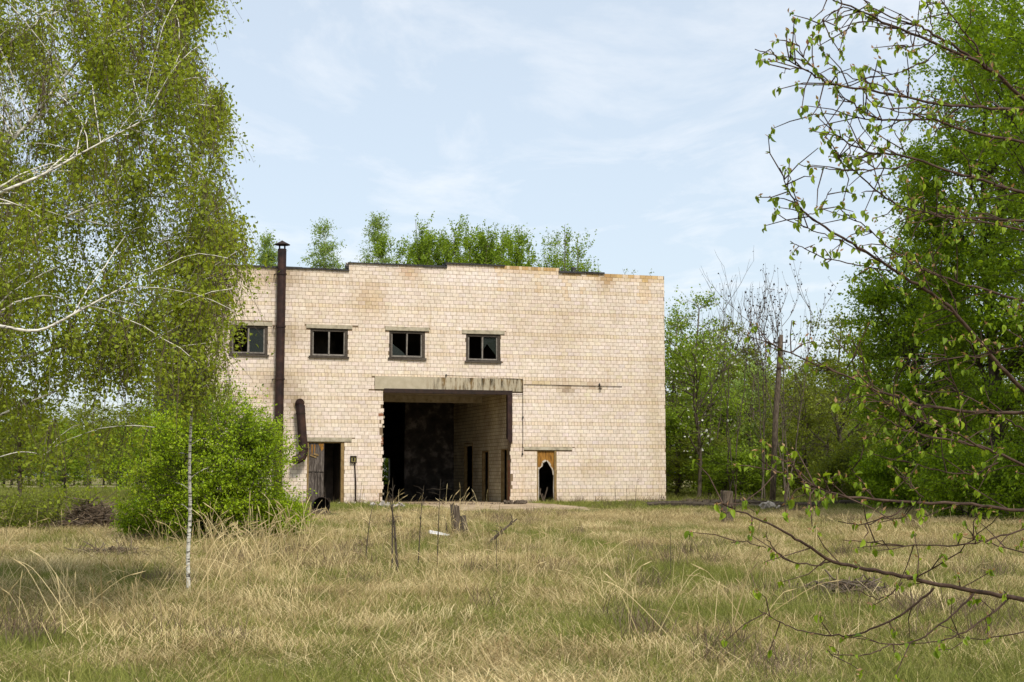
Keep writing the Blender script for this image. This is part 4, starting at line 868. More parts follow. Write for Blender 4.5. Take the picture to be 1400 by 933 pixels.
# ------------------------------------------------------------------ near tree on the right: branches reaching into the picture
loc = np.array((4.5, 8.4, float(gz(4.5, 8.4)))); NT = thing('hazel_tree', loc, 'near young tree reaching reddish budding branches in from the right edge', 'tree')
T = Tree(77); r = T.r
trk = smooth_path([(0, 0, -.2), (.05, 0, 1.2), (-.02, .05, 2.6), (.06, 0, 4.2), (.1, .05, 6.0)], 5); T.wood.tube(trk, np.linspace(.10, .03, len(trk)), 10)
z1 = lambda *a: [(1000 + x / 3.11, y / 3.11) for x, y in a]
z2 = lambda *a: [(1000 + x / 3.11, 280 + y / 3.11) for x, y in a]
z4 = lambda *a: [(1000 + x / 2.745, 560 + y / 2.745) for x, y in a]
BR = [  # (pixels from the frame edge outwards, thickness px at start, reach from trunk?)
    (z1((1244, 420), (1090, 290), (850, 180), (640, 90), (440, 0), (380, -40)), 9, 1), (z1((1100, 300), (1000, 232), (860, 150), (800, 110), (700, 80), (600, 30), (540, -20)), 6, 0),
    (z1((1244, 467), (1100, 460), (900, 445), (750, 415), (560, 382), (420, 355), (320, 300), (200, 240), (100, 210)), 6, 1), (z1((420, 355), (340, 280), (290, 215), (265, 140)), 2.6, 0), (z1((330, 300), (250, 290), (210, 320)), 1.8, 0),
    (z1((1244, 605), (1000, 560), (860, 510), (640, 510), (560, 470), (500, 430), (430, 370)), 6, 1), (z1((640, 510), (480, 490), (380, 485), (300, 502)), 2.6, 0), (z1((1244, 820), (1100, 780), (950, 735), (740, 665), (600, 650), (480, 600), (420, 545), (370, 500)), 6.5, 1),
    (z1((790, 680), (700, 715), (560, 725), (420, 720), (290, 700)), 3, 0), (z1((1244, 940), (900, 915), (740, 890), (640, 830), (540, 745), (460, 690), (455, 650)), 5, 1), (z1((840, 255), (760, 290), (660, 320), (580, 330)), 2.4, 0),
    (z1((1080, 290), (1040, 200), (960, 100), (900, 0), (880, -40)), 4, 0), (z1((850, 180), (850, 80), (830, 0)), 3, 0), (z1((760, 415), (640, 370), (540, 340), (460, 300), (400, 260)), 2.6, 0), (z1((560, 382), (600, 440), (690, 470), (800, 490), (900, 540)), 2.4, 0),
    (z1((650, 100), (560, 60), (490, 30), (430, 50), (380, 95), (345, 120)), 2.6, 0), (z1((850, 190), (760, 195), (700, 190), (665, 210)), 2.2, 0), (z1((700, 120), (600, 95), (530, 100), (475, 155)), 2.4, 0), (z1((740, 660), (700, 570), (670, 530)), 2, 0),
    (z2((1244, 800), (1100, 640), (950, 460), (850, 380), (700, 280), (560, 190), (450, 130), (330, 50), (280, 0)) + z1((240, 800), (205, 715)), 8, 1), (z2((700, 285), (640, 275), (540, 260), (400, 225), (300, 180), (250, 155)), 2.8, 0), (z2((480, 155), (380, 125), (310, 95), (265, 60)), 2.2, 0), (z2((320, 45), (380, 20), (400, -30), (425, -70)), 1.8, 0),
    (z2((1244, 410), (1000, 340), (830, 285), (700, 210), (600, 120), (520, 60), (470, 30)), 5, 1), (z2((1244, 110), (1000, 60), (900, 55), (780, 20), (700, 0)), 4.5, 1),
    (z2((1244, 890), (1000, 880), (800, 850), (650, 800), (520, 745), (400, 690), (220, 620), (110, 545)), 7, 1), (z2((960, 460), (940, 390), (900, 310), (865, 250), (850, 160)), 2.8, 0), (z2((900, 950), (750, 900), (600, 790), (520, 690), (510, 600)), 3.5, 0),
    (z2((1244, 600), (1100, 630), (950, 650), (800, 655), (700, 650)), 4, 1), (z2((1000, 960), (960, 800), (910, 640), (905, 560)), 3, 0), (z2((600, 790), (560, 660), (545, 580)), 2.4, 0), (z2((1244, 960), (1150, 900), (1060, 850), (930, 780)), 3.5, 0),
    (z4((1098, 385), (900, 355), (640, 345), (400, 320), (300, 280), (200, 240), (30, 210)), 7, 1), (z4((1098, 210), (950, 145), (870, 125), (690, 90), (600, 50), (530, 0)), 6.5, 1), (z4((950, 150), (800, 70), (690, 30), (620, 0), (560, -30)), 4, 0),
    (z4((1098, 710), (900, 680), (700, 640), (540, 605), (380, 570), (300, 520), (200, 460), (100, 410), (0, 370), (-40, 355)), 9, 1), (z4((380, 570), (300, 585), (200, 560), (140, 500), (130, 460)), 3, 0), (z4((130, 520), (60, 500), (0, 500)), 1.8, 0),
    (z4((760, 670), (680, 740), (570, 810), (450, 845), (330, 845), (230, 820), (170, 790), (100, 750)), 4.5, 0), (z4((910, 690), (830, 770), (700, 865), (580, 880), (450, 855)), 4, 0), (z4((1040, 710), (900, 820), (780, 870), (640, 880)), 3.5, 0), (z4((660, 640), (750, 600), (880, 510), (1000, 400)), 3.2, 0),
    (z4((640, 650), (590, 700), (540, 710), (480, 680)), 2.8, 0), (z4((1098, 450), (960, 490), (850, 510), (650, 510), (520, 500), (420, 490)), 3.6, 1), (z4((650, 360), (600, 400), (500, 430), (400, 420)), 3, 0), (z4((1098, 540), (960, 500), (900, 470)), 3.5, 1), (z4((1098, 835), (950, 860), (800, 850)), 2.4, 0),
    (z4((1000, 200), (900, 240), (780, 230), (640, 190)), 3, 0), (z4((720, 330), (650, 270), (600, 210)), 2.5, 0), (z4((530, 330), (480, 260), (440, 210)), 2.4, 0), (z4((250, 250), (230, 190), (210, 150)), 1.6, 0), (z4((600, 880), (520, 915), (400, 925), (360, 905)), 2.4, 0)]
Lp = []; Ld = []
def addleafs(p, n, tipd=True):
    for k in range(n):
        t = r.uniform(.12, 1) * (len(p) - 1); i = min(int(t), len(p) - 2); a = p[i] * (1 - t + i) + p[i + 1] * (t - i); Lp.append(a); d_ = p[i + 1] - p[i]; Ld.append(d_ / (np.linalg.norm(d_) + 1e-9))
segs = []
for pts, th, fromtrunk in BR:
    n = len(pts); Y0 = 7.6 if fromtrunk else None
    key = hash((round(pts[0][0]), round(pts[0][1]))) % 1000; dy = r.uniform(-.5, .5)
    best = None
    if not fromtrunk:                                   # start where the parent branch passes
        pa = np.array(pts[0]); bd = 1e9
        for pp, YY_ in segs:
            for a, y_ in zip(pp, YY_):
                d_ = np.hypot(*(np.array(a) - pa))
                if d_ < bd: bd = d_; best = y_
    Ys = []
    y0 = best if best is not None else 7.4 + r.uniform(-.5, .5); dir_ = r.uniform(-1.1, .5)
    L0 = np.cumsum([0] + [np.hypot(*(np.array(pts[i + 1]) - np.array(pts[i]))) for i in range(n - 1)]) / 400
    Ys = [y0 + dir_ * l for l in L0]
    segs.append(([tuple(a) for a in smooth_path(np.array(pts), 4)], list(np.interp(np.linspace(0, n - 1, (n - 1) * 4 + 1), range(n), Ys))))
    W = [P(x, y, Y) - loc for (x, y), Y in zip(pts, Ys)]
    if fromtrunk:
        e = W[0]; d_ = W[0] - W[1]; d_ /= np.linalg.norm(d_); j = W[0] + d_ * 0.9; tz = np.clip(j[2] + .2, .4, 5.8); k_ = int(np.argmin(abs(trk[:, 2] - tz))); W = [trk[k_], (trk[k_] + j) / 2 + np.array((0, 0, .03)), j] + W
    p = smooth_path(W, 5); ra = th * y0 / FPX / 2 * .75; rad = np.linspace(ra * (1.25 if fromtrunk else 1), .0020, len(p)); p[1:-1] += r.normal(0, .003, (len(p) - 2, 3))
    mb = MB(); mb.tube(p, rad, 7, caps=False); link('branch', mb.mesh('branch', True), M['bark_red'], NT)
    vis = p[10:] if fromtrunk else p
    Lw = np.sum(np.linalg.norm(np.diff(vis, axis=0), axis=1)); sparse = .45 if np.mean([a[1] for a in pts]) > 690 else 1.0
    addleafs(vis, int(Lw * 5 * sparse) + 2)
    for k in range(int(Lw * 14 * sparse)):                        # short side twigs carrying the leaves
        t = r.uniform(.1, .98) * (len(vis) - 1); i = min(int(t), len(vis) - 2); a = vis[i]; T_ = vis[i + 1] - vis[i]; T_ /= np.linalg.norm(T_) + 1e-9
        d_ = T_ * .7 + r.normal(0, .55, 3) + np.array((0, 0, .1)); d_ /= np.linalg.norm(d_); l = r.uniform(.04, .24) ; q_ = a + d_ * l * .5 + r.normal(0, .012, 3); e = a + d_ * l + np.array((0, 0, -.01))
        T.tw.tube(np.array((a, q_, e)), [.0032, .0026, .0018], 4, caps=False)
        hang = np.array((r.normal(0, .35), r.normal(0, .35), -1.0)); hang /= np.linalg.norm(hang)
        for m_ in range(int(r.integers(2, 5))): Lp.append(e + r.normal(0, .007, 3)); Ld.append(hang * 1.2 + d_ * .3)
        if r.random() < .4: Lp.append(q_); Ld.append(d_)
T.wood.build('trunk', M['bark_red'], NT, smooth=True); tag(T.tw.build('twigs', M['bark_red'], NT), kind='stuff')
Lp = np.array(Lp); Ld = np.array(Ld); print('near leaves', len(Lp))
def leaf_shape():            # a folded serrate leaf, about 1 unit long, hanging from its stalk
    n = 6; t = np.linspace(0, 1, n); wv = 0.36 * np.sin(pi * t ** .8) ** .75; wv[0] = .02; wv[-1] = 0.0
    mid = np.stack((t, 0 * t, -.18 * t * t), 1); lf = mid + np.stack((0 * t - .03, wv * .8, .75 * wv), 1); rt = mid + np.stack((0 * t - .03, -wv * .8, .75 * wv), 1)
    V = np.concatenate((mid, lf, rt)); Fc = []
    for i in range(n - 1): Fc += [(i, i + 1, n + i + 1, n + i), (i + 1, i, 2 * n + i, 2 * n + i + 1)]
    return V, Fc
LV, LF = leaf_shape(); LFa = np.array(LF)
def frames(n, Ld):
    A = Ld * .7 + r.normal(0, .30, (n, 3)); A[:, 2] -= .45; A /= np.linalg.norm(A, axis=1)[:, None]
    U = r.normal(0, .5, (n, 3)); U[:, 2] += .8; S_ = np.cross(U, A); S_ /= np.linalg.norm(S_, axis=1)[:, None]; U = np.cross(A, S_); return A, S_, U
order = np.argsort(Lp[:, 1] + loc[1] + r.uniform(0, .6, len(Lp))); A, S_, U = frames(len(Lp), Ld); sz = r.uniform(.022, .044, len(Lp)) * np.where(r.random(len(Lp)) < .3, .6, 1)
big = sorted(order, key=lambda i: -sz[i] / (Lp[i][1] + loc[1]))
inview = [i for i in big if (lambda w: abs((w[0] / w[1]) * FPX) < 690)(Lp[i] + loc)][:300]; ins = set(int(i) for i in inview)
import mathutils
lmeshes = []
for k in range(4):
    m_ = npmesh('leaf', LV, [x for f in LF for x in f], np.full(len(LF), 4), {'tint': np.full(len(LV), .25 + .2 * k)}, True); m_.materials.append(M['leaf_near']); lmeshes.append(m_)
for i in inview:
    o = link('leaf', lmeshes[int(i) % 4], None, NT); Mx = mathutils.Matrix(((A[i][0], S_[i][0], U[i][0]), (A[i][1], S_[i][1], U[i][1]), (A[i][2], S_[i][2], U[i][2])))
    o.matrix_local = mathutils.Matrix.Translation([float(a) for a in Lp[i]]) @ Mx.to_4x4() @ mathutils.Matrix.Scale(float(sz[i]), 4)
rest = np.array([i for i in range(len(Lp)) if i not in ins])
Vr = Lp[rest][:, None] + sz[rest][:, None, None] * (LV[None, :, 0:1] * A[rest][:, None] + LV[None, :, 1:2] * S_[rest][:, None] + LV[None, :, 2:3] * U[rest][:, None]); nL = len(LV)
me = npmesh('small_leaves', Vr.reshape(-1, 3), (LFa[None] + (np.arange(len(rest)) * nL)[:, None, None]).ravel(), np.full(len(rest) * len(LF), 4), {'tint': np.repeat(np.clip(r.normal(.5, .25, len(rest)), 0, 1), nL)}, True)
tag(link('small_leaves', me, M['leaf_near'], NT), kind='stuff')
bs = Lp[r.random(len(Lp)) < .6]; tag(link('bud_scales', leaf_mesh('bud_scales', bs + r.normal(0, .004, bs.shape), .024, r.random(len(bs)), r, .45, droop=-.2), M['bud'], NT), kind='stuff')

# ------------------------------------------------------------------ posts, debris
def stump_post(loc, h, rad, label, name, lean=(0, 0), split=False, mat='deadwood', cat='post', seed=1):
    r = np.random.default_rng(seed); t = thing(name, loc, label, cat)
    n = 11; k = 8; V = []
    for j in range(k):
        z = -.15 + (h + .15) * j / (k - 1)
        for i in range(n):
            a = 2 * pi * i / n; rr = rad * (1 + .14 * sin(3 * a + 1) + r.normal(0, .05)) * (1.12 if j == 0 else 1); zz_ = z + (r.uniform(-.10, .05) if j == k - 1 else 0)
            V.append((rr * cos(a) + lean[0] * z, rr * sin(a) + lean[1] * z, zz_))
    Fc = [(j * n + i, j * n + (i + 1) % n, (j + 1) * n + (i + 1) % n, (j + 1) * n + i) for j in range(k - 1) for i in range(n)]
    V.append((lean[0] * h, lean[1] * h, h - .12)); Fc += [((k - 1) * n + i, (k - 1) * n + (i + 1) % n, k * n) for i in range(n)]
    MB().add(V, Fc).build('post', M[mat], t); return t
t = stump_post(at(624, 36.5), 0.80, .11, 'broken dark double post standing in the grass before the gate', 'broken_post', (-.06, 0), seed=4)
n_ = MB(); V0 = np.array((.18, .05, 0)); n_.tube([V0 + (0, 0, -.1), V0 + (.02, 0, .2), V0 + (-.02, 0, .52)], [.095, .09, .07], 8).build('second_post', M['bark_grey'], t)
MB().tube([(-.22, 0, 0), (-.24, 0, .3), (-.30, 0, .55)], [.015, .012, .006], 5).build('splinter', M['deadwood'], t)
stump_post(at(993, 42), .88, .17, 'short weathered wooden stump post in the grass right of the building', 'wooden_post', (0, 0), seed=9)
def deadbranch(loc, pts, r0, label, nt_=6, name='dead_branch', mat='deadwood', cat='branch', seed=0, grp=None):
    r = np.random.default_rng(seed); t = thing(name, loc, label, cat, grp); p = smooth_path(pts, 4); MB().tube(p, np.linspace(r0, r0 * .3, len(p)), 6).build('stem', M[mat], t)
    mb = MB()
    for k in range(nt_):
        i = int(r.integers(len(p) // 4, len(p))); d_ = r.normal(0, 1, 3); d_[2] = abs(d_[2]); d_ /= np.linalg.norm(d_); l = r.uniform(.08, .28); mb.tube([p[i], p[i] + d_ * l * .5 + (0, 0, .02), p[i] + d_ * l], [r0 * .3, r0 * .25, r0 * .12], 4)
    if nt_: tag(mb.build('twigs', M[mat], t), kind='stuff')
    return t
deadbranch(at(668, 33), [(-.05, 0, 0), (.25, 0, .30), (.62, .05, .60)], .045, 'leaning dead branch sticking out of the grass right of the double post', 8, seed=2)
# tall dead weeds
gW = 'tall dead weed stalks in the meadow'
for k, (px, Y, ty, th, lean, lab) in enumerate(((545, 24.5, 690, .026, -.12, 'thicker of two paired dark dead weed stalks left of the gate centre'), (537, 25.5, 672, .018, .0, 'thinner of the paired dead weed stalks, with a rough seed head'), (572, 27, 664, .012, .1, 'thin dead weed stalk before the middle of the gate'),
                                        (598, 26.5, 655, .010, .06, 'fine upright dead stalk right of the gate centre'), (679, 25, 718, .007, .0, 'short thin dead stalk left of the leaning branch'), (916, 24, 728, .007, 0, 'single dark dead stalk in the open right meadow'), (500, 28, 690, .012, .14, 'slanting dead stalk below the left gate jamb'),
                                        (446, 45, 668, .010, -.04, 'dead weed stalk in front of the barrel by the left door'), (868, 56.5, 655, .010, .12, 'reddish dry stalk against the wall, right of its two neighbours'), (841, 56.5, 662, .010, 0, 'reddish dry stalk against the right wall, leftmost'), (857, 56.8, 664, .009, -.02, 'reddish dry stalk against the right wall, middle one'), (492, 55, 655, .008, .10, 'forked thin sapling stalk beside the fuse box pipe'))):
    l_ = at(px, Y); top = P(px, ty, Y)[2] - l_[2]
    deadbranch(l_, [(0, 0, -.05), (lean * .3, 0, top * .4), (lean * .6, .02, top * .75), (lean, 0, top)], th, lab, 9 if th > .009 else 5, 'dead_weed', 'bark', 'weed', seed=20 + k, grp=gW)
# drum by the left door
l_ = at(440, 47.5); l_[2] += .0
t = thing('steel_drum', l_, 'open drum with a painted dark hollow lying in the grass below the left door', 'drum', rz=0.25)
mb = MB(); ring = [(0.27, 0), (0.28, .03), (0.265, .1), (.265, .5), (.25, .5), (.25, .02), (0.27, 0)]
mm = MB().lathe((0, 0, 0), ring, 20); V = mm.v[0]; mm.v[0] = np.stack((V[:, 0], V[:, 2], V[:, 1] + .27), 1); mm.build('shell', M['rust_dark'], t)
mm = MB().lathe((0, 0, 0), [(0.002, .48), (.25, .48)], 20); V = mm.v[0]; mm.v[0] = np.stack((V[:, 0], V[:, 2], V[:, 1] + .27), 1); mm.build('bottom', M['black'], t)  # shade inside the drum, painted as a black bottom
# rubble
def rubble(loc, n, rx, ry, hz, lo, hi, label, name, mat='rubble', seed=0, cat='rubble'):
    r = np.random.default_rng(seed); mb = MB()
    for k in range(n):
        c = np.array((r.normal(0, rx / 2), r.normal(0, ry / 2), 0)); s_ = r.uniform(lo, hi, 3) * np.array((1, 1, .5)); c[2] = r.uniform(0, hz); 
        V = np.array([(x, y, z) for z in (-.5, .5) for y in (-.5, .5) for x in (-.5, .5)]) * s_ * r.uniform(.7, 1.2, (8, 1)); a = r.uniform(0, 6, 3)
        Rm = np.array(mathutils.Euler(a * (.2, .2, 1)).to_matrix()); mb.add(V @ Rm.T + c, [(0, 2, 3, 1), (4, 5, 7, 6), (0, 1, 5, 4), (2, 6, 7, 3), (0, 4, 6, 2), (1, 3, 7, 5)], r.random())
    return tag(mb.build(name, M[mat], None, loc=loc), label, cat)
rubble(at(522, 53.0), 12, .7, .4, .06, .1, .32, 'pale broken concrete pieces on the ground by the left gate jamb', 'rubble_pile', seed=3)
rubble(at(540, 52.2), 14, .4, .3, .08, .05, .16, 'small white rubble crumbs scattered right of the concrete pieces', 'rubble_pile', seed=8)
rubble(at(700, 56.3), 26, .5, .25, .14, .06, .2, 'dark earthy rubble heaped at the foot of the right gate jamb', 'rubble_pile', 'deadwood', seed=4)
rubble(at(1050, 50.5), 12, .35, .3, .22, .12, .3, 'white rubble lump lying on the dark pole at right', 'rubble_pile', seed=5)
rubble(at(488, 56.0), 16, .6, .25, .10, .05, .2, 'small grey rubble under the fuse box pipe', 'rubble_pile', 'concrete', seed=6)
t = MB().box((-.28, -.05, 0), (.18, .09, .07), jit=.015, rot=.18).build('plastic_scrap', M['plastic'], None, loc=at(603, 35.6) + (0, 0, .14)); tag(t, 'white scrap lying in the grass left of the broken double post', 'scrap')
for k, (xa, Ya, xb, Yb_, lab) in enumerate(((885, 52.5, 1120, 51.5, 'long dark rotting pole lying at the wood edge, the nearer one'), (960, 54, 1200, 55, 'long dark rotting pole lying at the wood edge, the farther one'))):
    a = at(xa, Ya) + (0, 0, .10); b = at(xb, Yb_) + (0, 0, .10); pts = [a + (b - a) * f + np.array((0, 0, .05 * sin(9 * f))) for f in np.linspace(0, 1, 12)]; pts = [p_ - a for p_ in pts]
    tag(MB().tube(pts, np.linspace(.12, .08, 12), 7).build('fallen_pole', M['bark'], None, loc=a), lab, 'log')
heap(8, at(985, 54.5), 2.6, .5, .26, 500, 'low dark bank of brush behind the wooden stump post', lo=.3, hi=.9)
heap(9, at(600, 56), 3.0, .35, .05, 160, 'thin litter of twigs and laths on the earth before the gate', name='twig_litter', lo=.15, hi=.5, cat='litter')

# ------------------------------------------------------------------ grasses (scattered tufts)
def blades(r, n, rad, h0, h1, lean, bend, wd, tint0=.5, flat=0.0):
    a = r.uniform(0, 2 * pi, n); d = rad * r.random(n) ** .5; b = np.stack((np.cos(a) * d, np.sin(a) * d, np.full(n, -.02)), 1)
    H = r.uniform(h0, h1, n); az = r.uniform(0, 2 * pi, n); ln = np.abs(r.normal(0, lean, n)); hd = np.stack((np.cos(az), np.sin(az), 0 * az), 1)
    f = r.uniform(0, 2 * pi, n); sd_ = np.stack((np.cos(f), np.sin(f), 0 * f), 1) * wd / 2
    Vs = []
    for t, wt in ((0, 1), (.4, 1), (.75, .7), (1, 0)):
        ang = ln + bend * r.uniform(.5, 1.3, n) * t; hx = H * t * np.sin(np.minimum(ang, 1.9)); hz = H * t * np.cos(np.minimum(ang, 1.9)); c = b + hd * hx[:, None]; c[:, 2] += np.maximum(hz, .01 + .03 * r.random(n)) * (1 - flat)
        if wt: Vs += [c - sd_ * wt, c + sd_ * wt]
        else: Vs += [c]
    V = np.stack(Vs, 1).reshape(-1, 3); o = (np.arange(n) * 7)[:, None]
    F4 = np.concatenate((o + np.array((0, 1, 3, 2)), o + np.array((2, 3, 5, 4))), 1).reshape(-1, 4); F3 = o + np.array((4, 5, 6))
    ff = np.concatenate((F4.ravel(), F3.ravel())); cnt = np.concatenate((np.full(2 * n, 4), np.full(n, 3)))
    return V, ff, cnt, np.repeat(np.clip(r.normal(tint0, .25, n), 0, 1), 7)
def scatter(name, protos, pts, scl, label, tilt=.12, mat=None):
    col = bpy.data.collections.new(name + '_kinds')
    for k, me in enumerate(protos):
        o = bpy.data.objects.new('%s_kind_%d' % (name, k), me); col.objects.link(o)
        if not me.materials: me.materials.append(mat)
    n = len(pts); me = bpy.data.meshes.new(name); me.vertices.add(n); me.vertices.foreach_set('co', np.asarray(pts, np.float32).ravel())
    rt = np.stack((rng.normal(0, tilt, n), rng.normal(0, tilt, n), rng.uniform(0, 6.28, n)), 1).astype(np.float32)
    a = me.attributes.new('rot', 'FLOAT_VECTOR', 'POINT'); a.data.foreach_set('vector', rt.ravel())
    a = me.attributes.new('scl', 'FLOAT', 'POINT'); a.data.foreach_set('value', np.asarray(scl, np.float32))
    a = me.attributes.new('idx', 'INT', 'POINT'); a.data.foreach_set('value', rng.integers(0, len(protos), n).astype(np.int32))
    me.update(); o = bpy.data.objects.new(name, me); C.objects.link(o); tag(o, label, kind='stuff')
    g = bpy.data.node_groups.new(name, 'GeometryNodeTree'); g.interface.new_socket('Geometry', in_out='INPUT', socket_type='NodeSocketGeometry'); g.interface.new_socket('Geometry', in_out='OUTPUT', socket_type='NodeSocketGeometry')
    gi = g.nodes.new('NodeGroupInput'); go = g.nodes.new('NodeGroupOutput'); ip = g.nodes.new('GeometryNodeInstanceOnPoints'); ci = g.nodes.new('GeometryNodeCollectionInfo')
    ci.inputs['Collection'].default_value = col; ci.inputs['Separate Children'].default_value = True; ci.inputs['Reset Children'].default_value = True; ip.inputs['Pick Instance'].default_value = True
    def na(nm, ty):
        x = g.nodes.new('GeometryNodeInputNamedAttribute'); x.data_type = ty; x.inputs['Name'].default_value = nm; return [s for s in x.outputs if s.enabled and s.name == 'Attribute'][0]
    g.links.new(gi.outputs[0], ip.inputs['Points']); g.links.new(ci.outputs[0], ip.inputs['Instance']); g.links.new(na('rot', 'FLOAT_VECTOR'), ip.inputs['Rotation']); g.links.new(na('scl', 'FLOAT'), ip.inputs['Scale']); g.links.new(na('idx', 'INT'), ip.inputs['Instance Index'])
    g.links.new(ip.outputs[0], go.inputs[0]); md = o.modifiers.new('scatter', 'NODES'); md.node_group = g; return o
def bm(b): return npmesh('tuft', b[0], b[1], b[2], {'tint': b[3]})
def field(dens_near, y0, y1, power=1.0, keep=None, margin=1.12):
    A_ = .375 * margin * (y1 * y1 - y0 * y0) * 2 * .5 * 2 * .5
    n = int(dens_near * A_); Y = np.sqrt(rng.uniform(y0 * y0, y1 * y1, n)); X = rng.uniform(-1, 1, n) * (.342 * Y * margin + .5)
    loc_ = (np.stack((X, Y), 1) - CORNER); s_ = loc_ @ FD; d_ = loc_ @ np.array((-sin(TH), cos(TH))); inside = (s_ > -.05) & (s_ < BL + .05) & (d_ > -.05) & (d_ < BD)
    apron = (s_ > a0 + .8) & (s_ < a1 - .6) & (d_ > -12.5 + 4 * fbm(s_, s_ * 0, 2)) & (d_ <= 0)
    k = ~inside & ~apron
    if keep is not None: k &= rng.random(n) < keep(X, Y)
    X, Y = X[k], Y[k]; return np.stack((X, Y, gz(X, Y)), 1)
def straw_w(x, y): return np.clip((.55 * fbm(x / 1.9, y / 3.0, 21, 4) + .45 * fbm(x / .6, y / 1.0, 71, 2) - .445 + .06 * sstep(20, 32, y)) * 5.5, .03, 1) * (1 - .7 * sstep(46, 54, y))
def green_w(x, y): return np.clip(1.05 - straw_w(x, y) * .55, .2, 1) * (.45 + .9 * fbm(x / 1.2, y / 2, 33))
rs = np.random.default_rng(99)
green = [bm(blades(rs, 60, .24, .06, .25, .22, .5, .0040)) for _ in range(6)]
short = [bm(blades(rs, 70, .28, .05, .14, .3, .5, .008)) for _ in range(4)]
straw = [bm(blades(rs, 34, .28, .08, .38, .8, 1.5, .0036)) for _ in range(7)]
def swirl(r, n):                                   # a combed clump of fallen straw, all lying one way
    mb = MB(); az = 0.0
    for k in range(n):
        a = az + r.normal(0, .6); b = np.array((r.normal(0, .26), r.normal(0, .22), .02 + .05 * r.random())); d_ = np.array((cos(a), sin(a), 0)); H = r.uniform(.14, .42); l = r.uniform(.03, .11)
        sd_ = np.array((-sin(a), cos(a), 0)) * .0019; p0, p1, p2 = b, b + d_ * H * .5 + (0, 0, l), b + d_ * H + (0, 0, l * .2) + sd_ * r.normal(0, 30)
        mb.add([p0 - sd_, p0 + sd_, p1 + sd_, p1 - sd_, p2], [(0, 1, 2, 3), (3, 2, 4)], r.uniform(.1, .9))
    return mb.mesh('tuft')
swirls = [swirl(rs, 110) for _ in range(5)]
mats = [bm(blades(rs, 90, .34, .08, .34, 1.35, .5, .0040, .55, .3)) for _ in range(6)]
p = field(32, 9, 26, keep=green_w); scatter('green_grass', green, p, rng.uniform(.6, 1.2, len(p)), 'fresh green grass between the dry straw', mat=M['g_green'])
p = field(17, 26, 64, keep=green_w); scatter('meadow_grass', green, p, rng.uniform(.7, 1.35, len(p)) * (1 - .5 * sstep(34, 48, p[:, 1])), 'green grass of the farther meadow', mat=M['g_green'])
p = field(9, 46, 62, keep=lambda x, y: sstep(47, 52, y)); scatter('short_grass', short, p, rng.uniform(.8, 1.6, len(p)), 'short green grass along the wall', mat=M['g_green'])
p = field(1.6, 62, 150, keep=lambda x, y: np.where(x < -14, 1.0, np.where(x > 5, .9, .0))); scatter('far_grass', green, p, rng.uniform(1.2, 2.4, len(p)), 'grass of the field beyond', mat=M['g_green'])
p = field(6, 9, 26, keep=straw_w); scatter('dry_grass', straw, p, rng.uniform(.6, 1.25, len(p)), 'dry bleached straw in the foreground', mat=M['g_straw'])
p = field(6.5, 26, 53, keep=straw_w); scatter('dry_meadow_grass', straw, p, rng.uniform(.7, 1.3, len(p)) * (1.15 - .5 * sstep(34, 48, p[:, 1])), 'dry straw tufts of the farther meadow', mat=M['g_straw'])
p = field(15, 9, 50, keep=lambda x, y: np.clip(straw_w(x, y) * 1.0 + .10, 0, 1) * (1 - .4 * sstep(30, 48, y))); p[:, 2] += .01; scatter('flattened_straw', mats, p, rng.uniform(.7, 1.4, len(p)), 'flattened mats of old straw', tilt=.06, mat=M['g_straw'])
p = field(3.0, 9.5, 46, keep=lambda x, y: (fbm(x / 1.1, y / 1.5, 88) > .56) * 1.0); scatter('fallen_straw', swirls, p, rng.uniform(.7, 1.5, len(p)), 'combed clumps of fallen bleached straw', tilt=.05, mat=M['g_straw'])
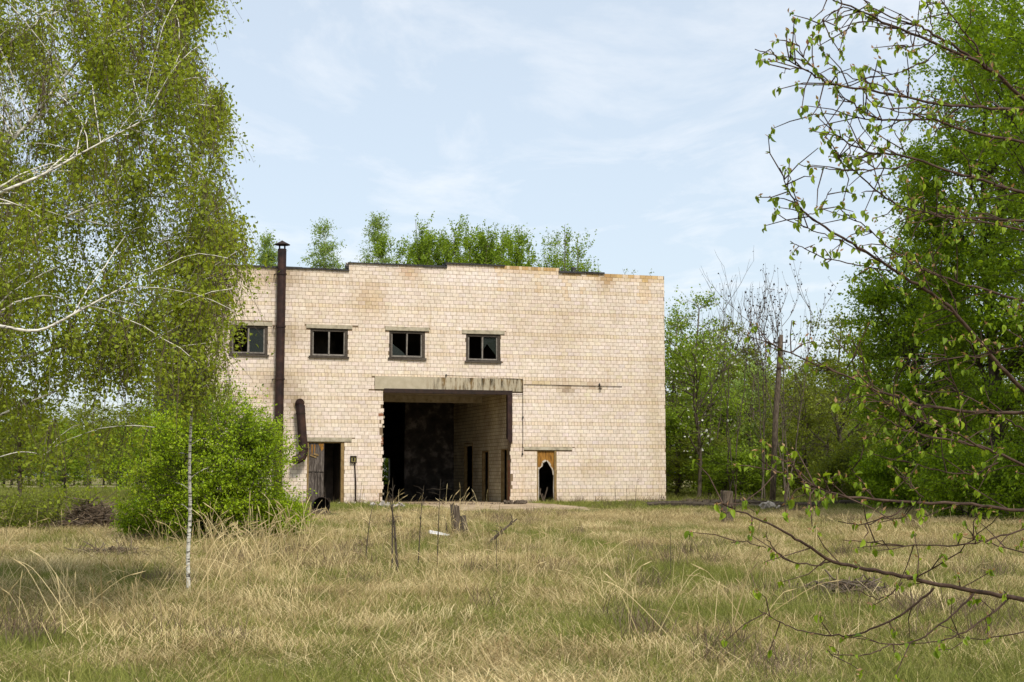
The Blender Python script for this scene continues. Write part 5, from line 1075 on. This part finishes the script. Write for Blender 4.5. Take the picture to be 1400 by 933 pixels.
# tall stems with plumes
def stems(r, n):
    mb = MB()
    for k in range(n):
        H = r.uniform(.55, 1.05); az = r.uniform(-.9, .9) + (0 if r.random() < .75 else pi); ln = abs(r.normal(.45, .28)); d_ = np.array((cos(az) * sin(ln), sin(az) * sin(ln), cos(ln))); b = np.array((r.normal(0, .12), r.normal(0, .12), 0))
        p = [b, b + d_ * H * .5, b + d_ * H * .85 + (d_[0] * .05, d_[1] * .05, -.01), b + d_ * H + (d_[0] * .16, d_[1] * .16, -.05)]
        mb.tube(smooth_path(p, 2), np.linspace(.0040, .0022, 7), 3, caps=False, tint=r.uniform(.4, .9))
        if r.random() < .55:
            e = np.array(p[-1]); t_ = e - np.array(p[-2]); t_ /= np.linalg.norm(t_); mb.tube([e - t_ * .10, e - t_ * .05, e, e + t_ * .05], [.002, .006, .0055, .001], 5, caps=False, tint=r.uniform(.5, .9))
    return mb.mesh('stem')
st = [stems(rs, 5) for _ in range(7)]
p = field(.9, 12, 36, keep=lambda x, y: np.clip(straw_w(x, y) + .1, 0, 1) * np.clip(sstep(13, 17, y) * (.45 + .55 * (x < 3)), 0, 1)); scatter('tall_dry_grass', st, p, rng.uniform(.55, 1.15, len(p)), 'tall bleached grass stems with feathery heads', tilt=.10, mat=M['g_straw'])
xx = np.concatenate((rng.uniform(GX(170, 24), GX(420, 24), 34), rng.uniform(GX(500, 38), GX(660, 38), 16))); yy = np.concatenate((rng.uniform(22, 31, 34), rng.uniform(34, 42, 16))); p = np.stack((xx, yy, gz(xx, yy)), 1)
scatter('reed_grass', st, p, rng.uniform(1.0, 1.45, len(p)), 'tall plumed grass leaning before the bush and the gate', tilt=.10, mat=M['g_straw'])
weed = [bm(blades(rs, 45, .18, .12, .38, .5, .3, .006)) for _ in range(4)]
p = field(2.2, 10, 54, keep=lambda x, y: (fbm(x / 1.7, y / 2.5, 55) > .60) * 1.0); scatter('dead_weeds', weed, p, rng.uniform(.7, 1.3, len(p)), 'brown dead weeds in the meadow', mat=M['g_brown'])
bush(36, CORNER + 0, (1, 1, 1), 1, 1, .1, 1, .1, 'x', 'leaf_wood') if 0 else None
sb = rng.uniform(.3, BL, 150); db = -np.abs(rng.normal(.1, .25, 150)) - .05; kb = ~((sb > a0 + 1) & (sb < a1 - .8)); sb, db = sb[kb], db[kb]
pw = np.array([[*(w2(a_, b_)), 0] for a_, b_ in zip(sb, db)]); pw[:, 2] = gz(pw[:, 0], pw[:, 1]); scatter('wall_weeds', weed + straw[:2] + green[:3], pw, rng.uniform(.7, 1.5, len(pw)), 'ragged weeds along the foot of the wall', mat=M['g_brown'])
tri = sum(len(o.data.polygons) for o in C.objects if o.type == 'MESH'); print('polys', tri, 'objects', len(C.objects))
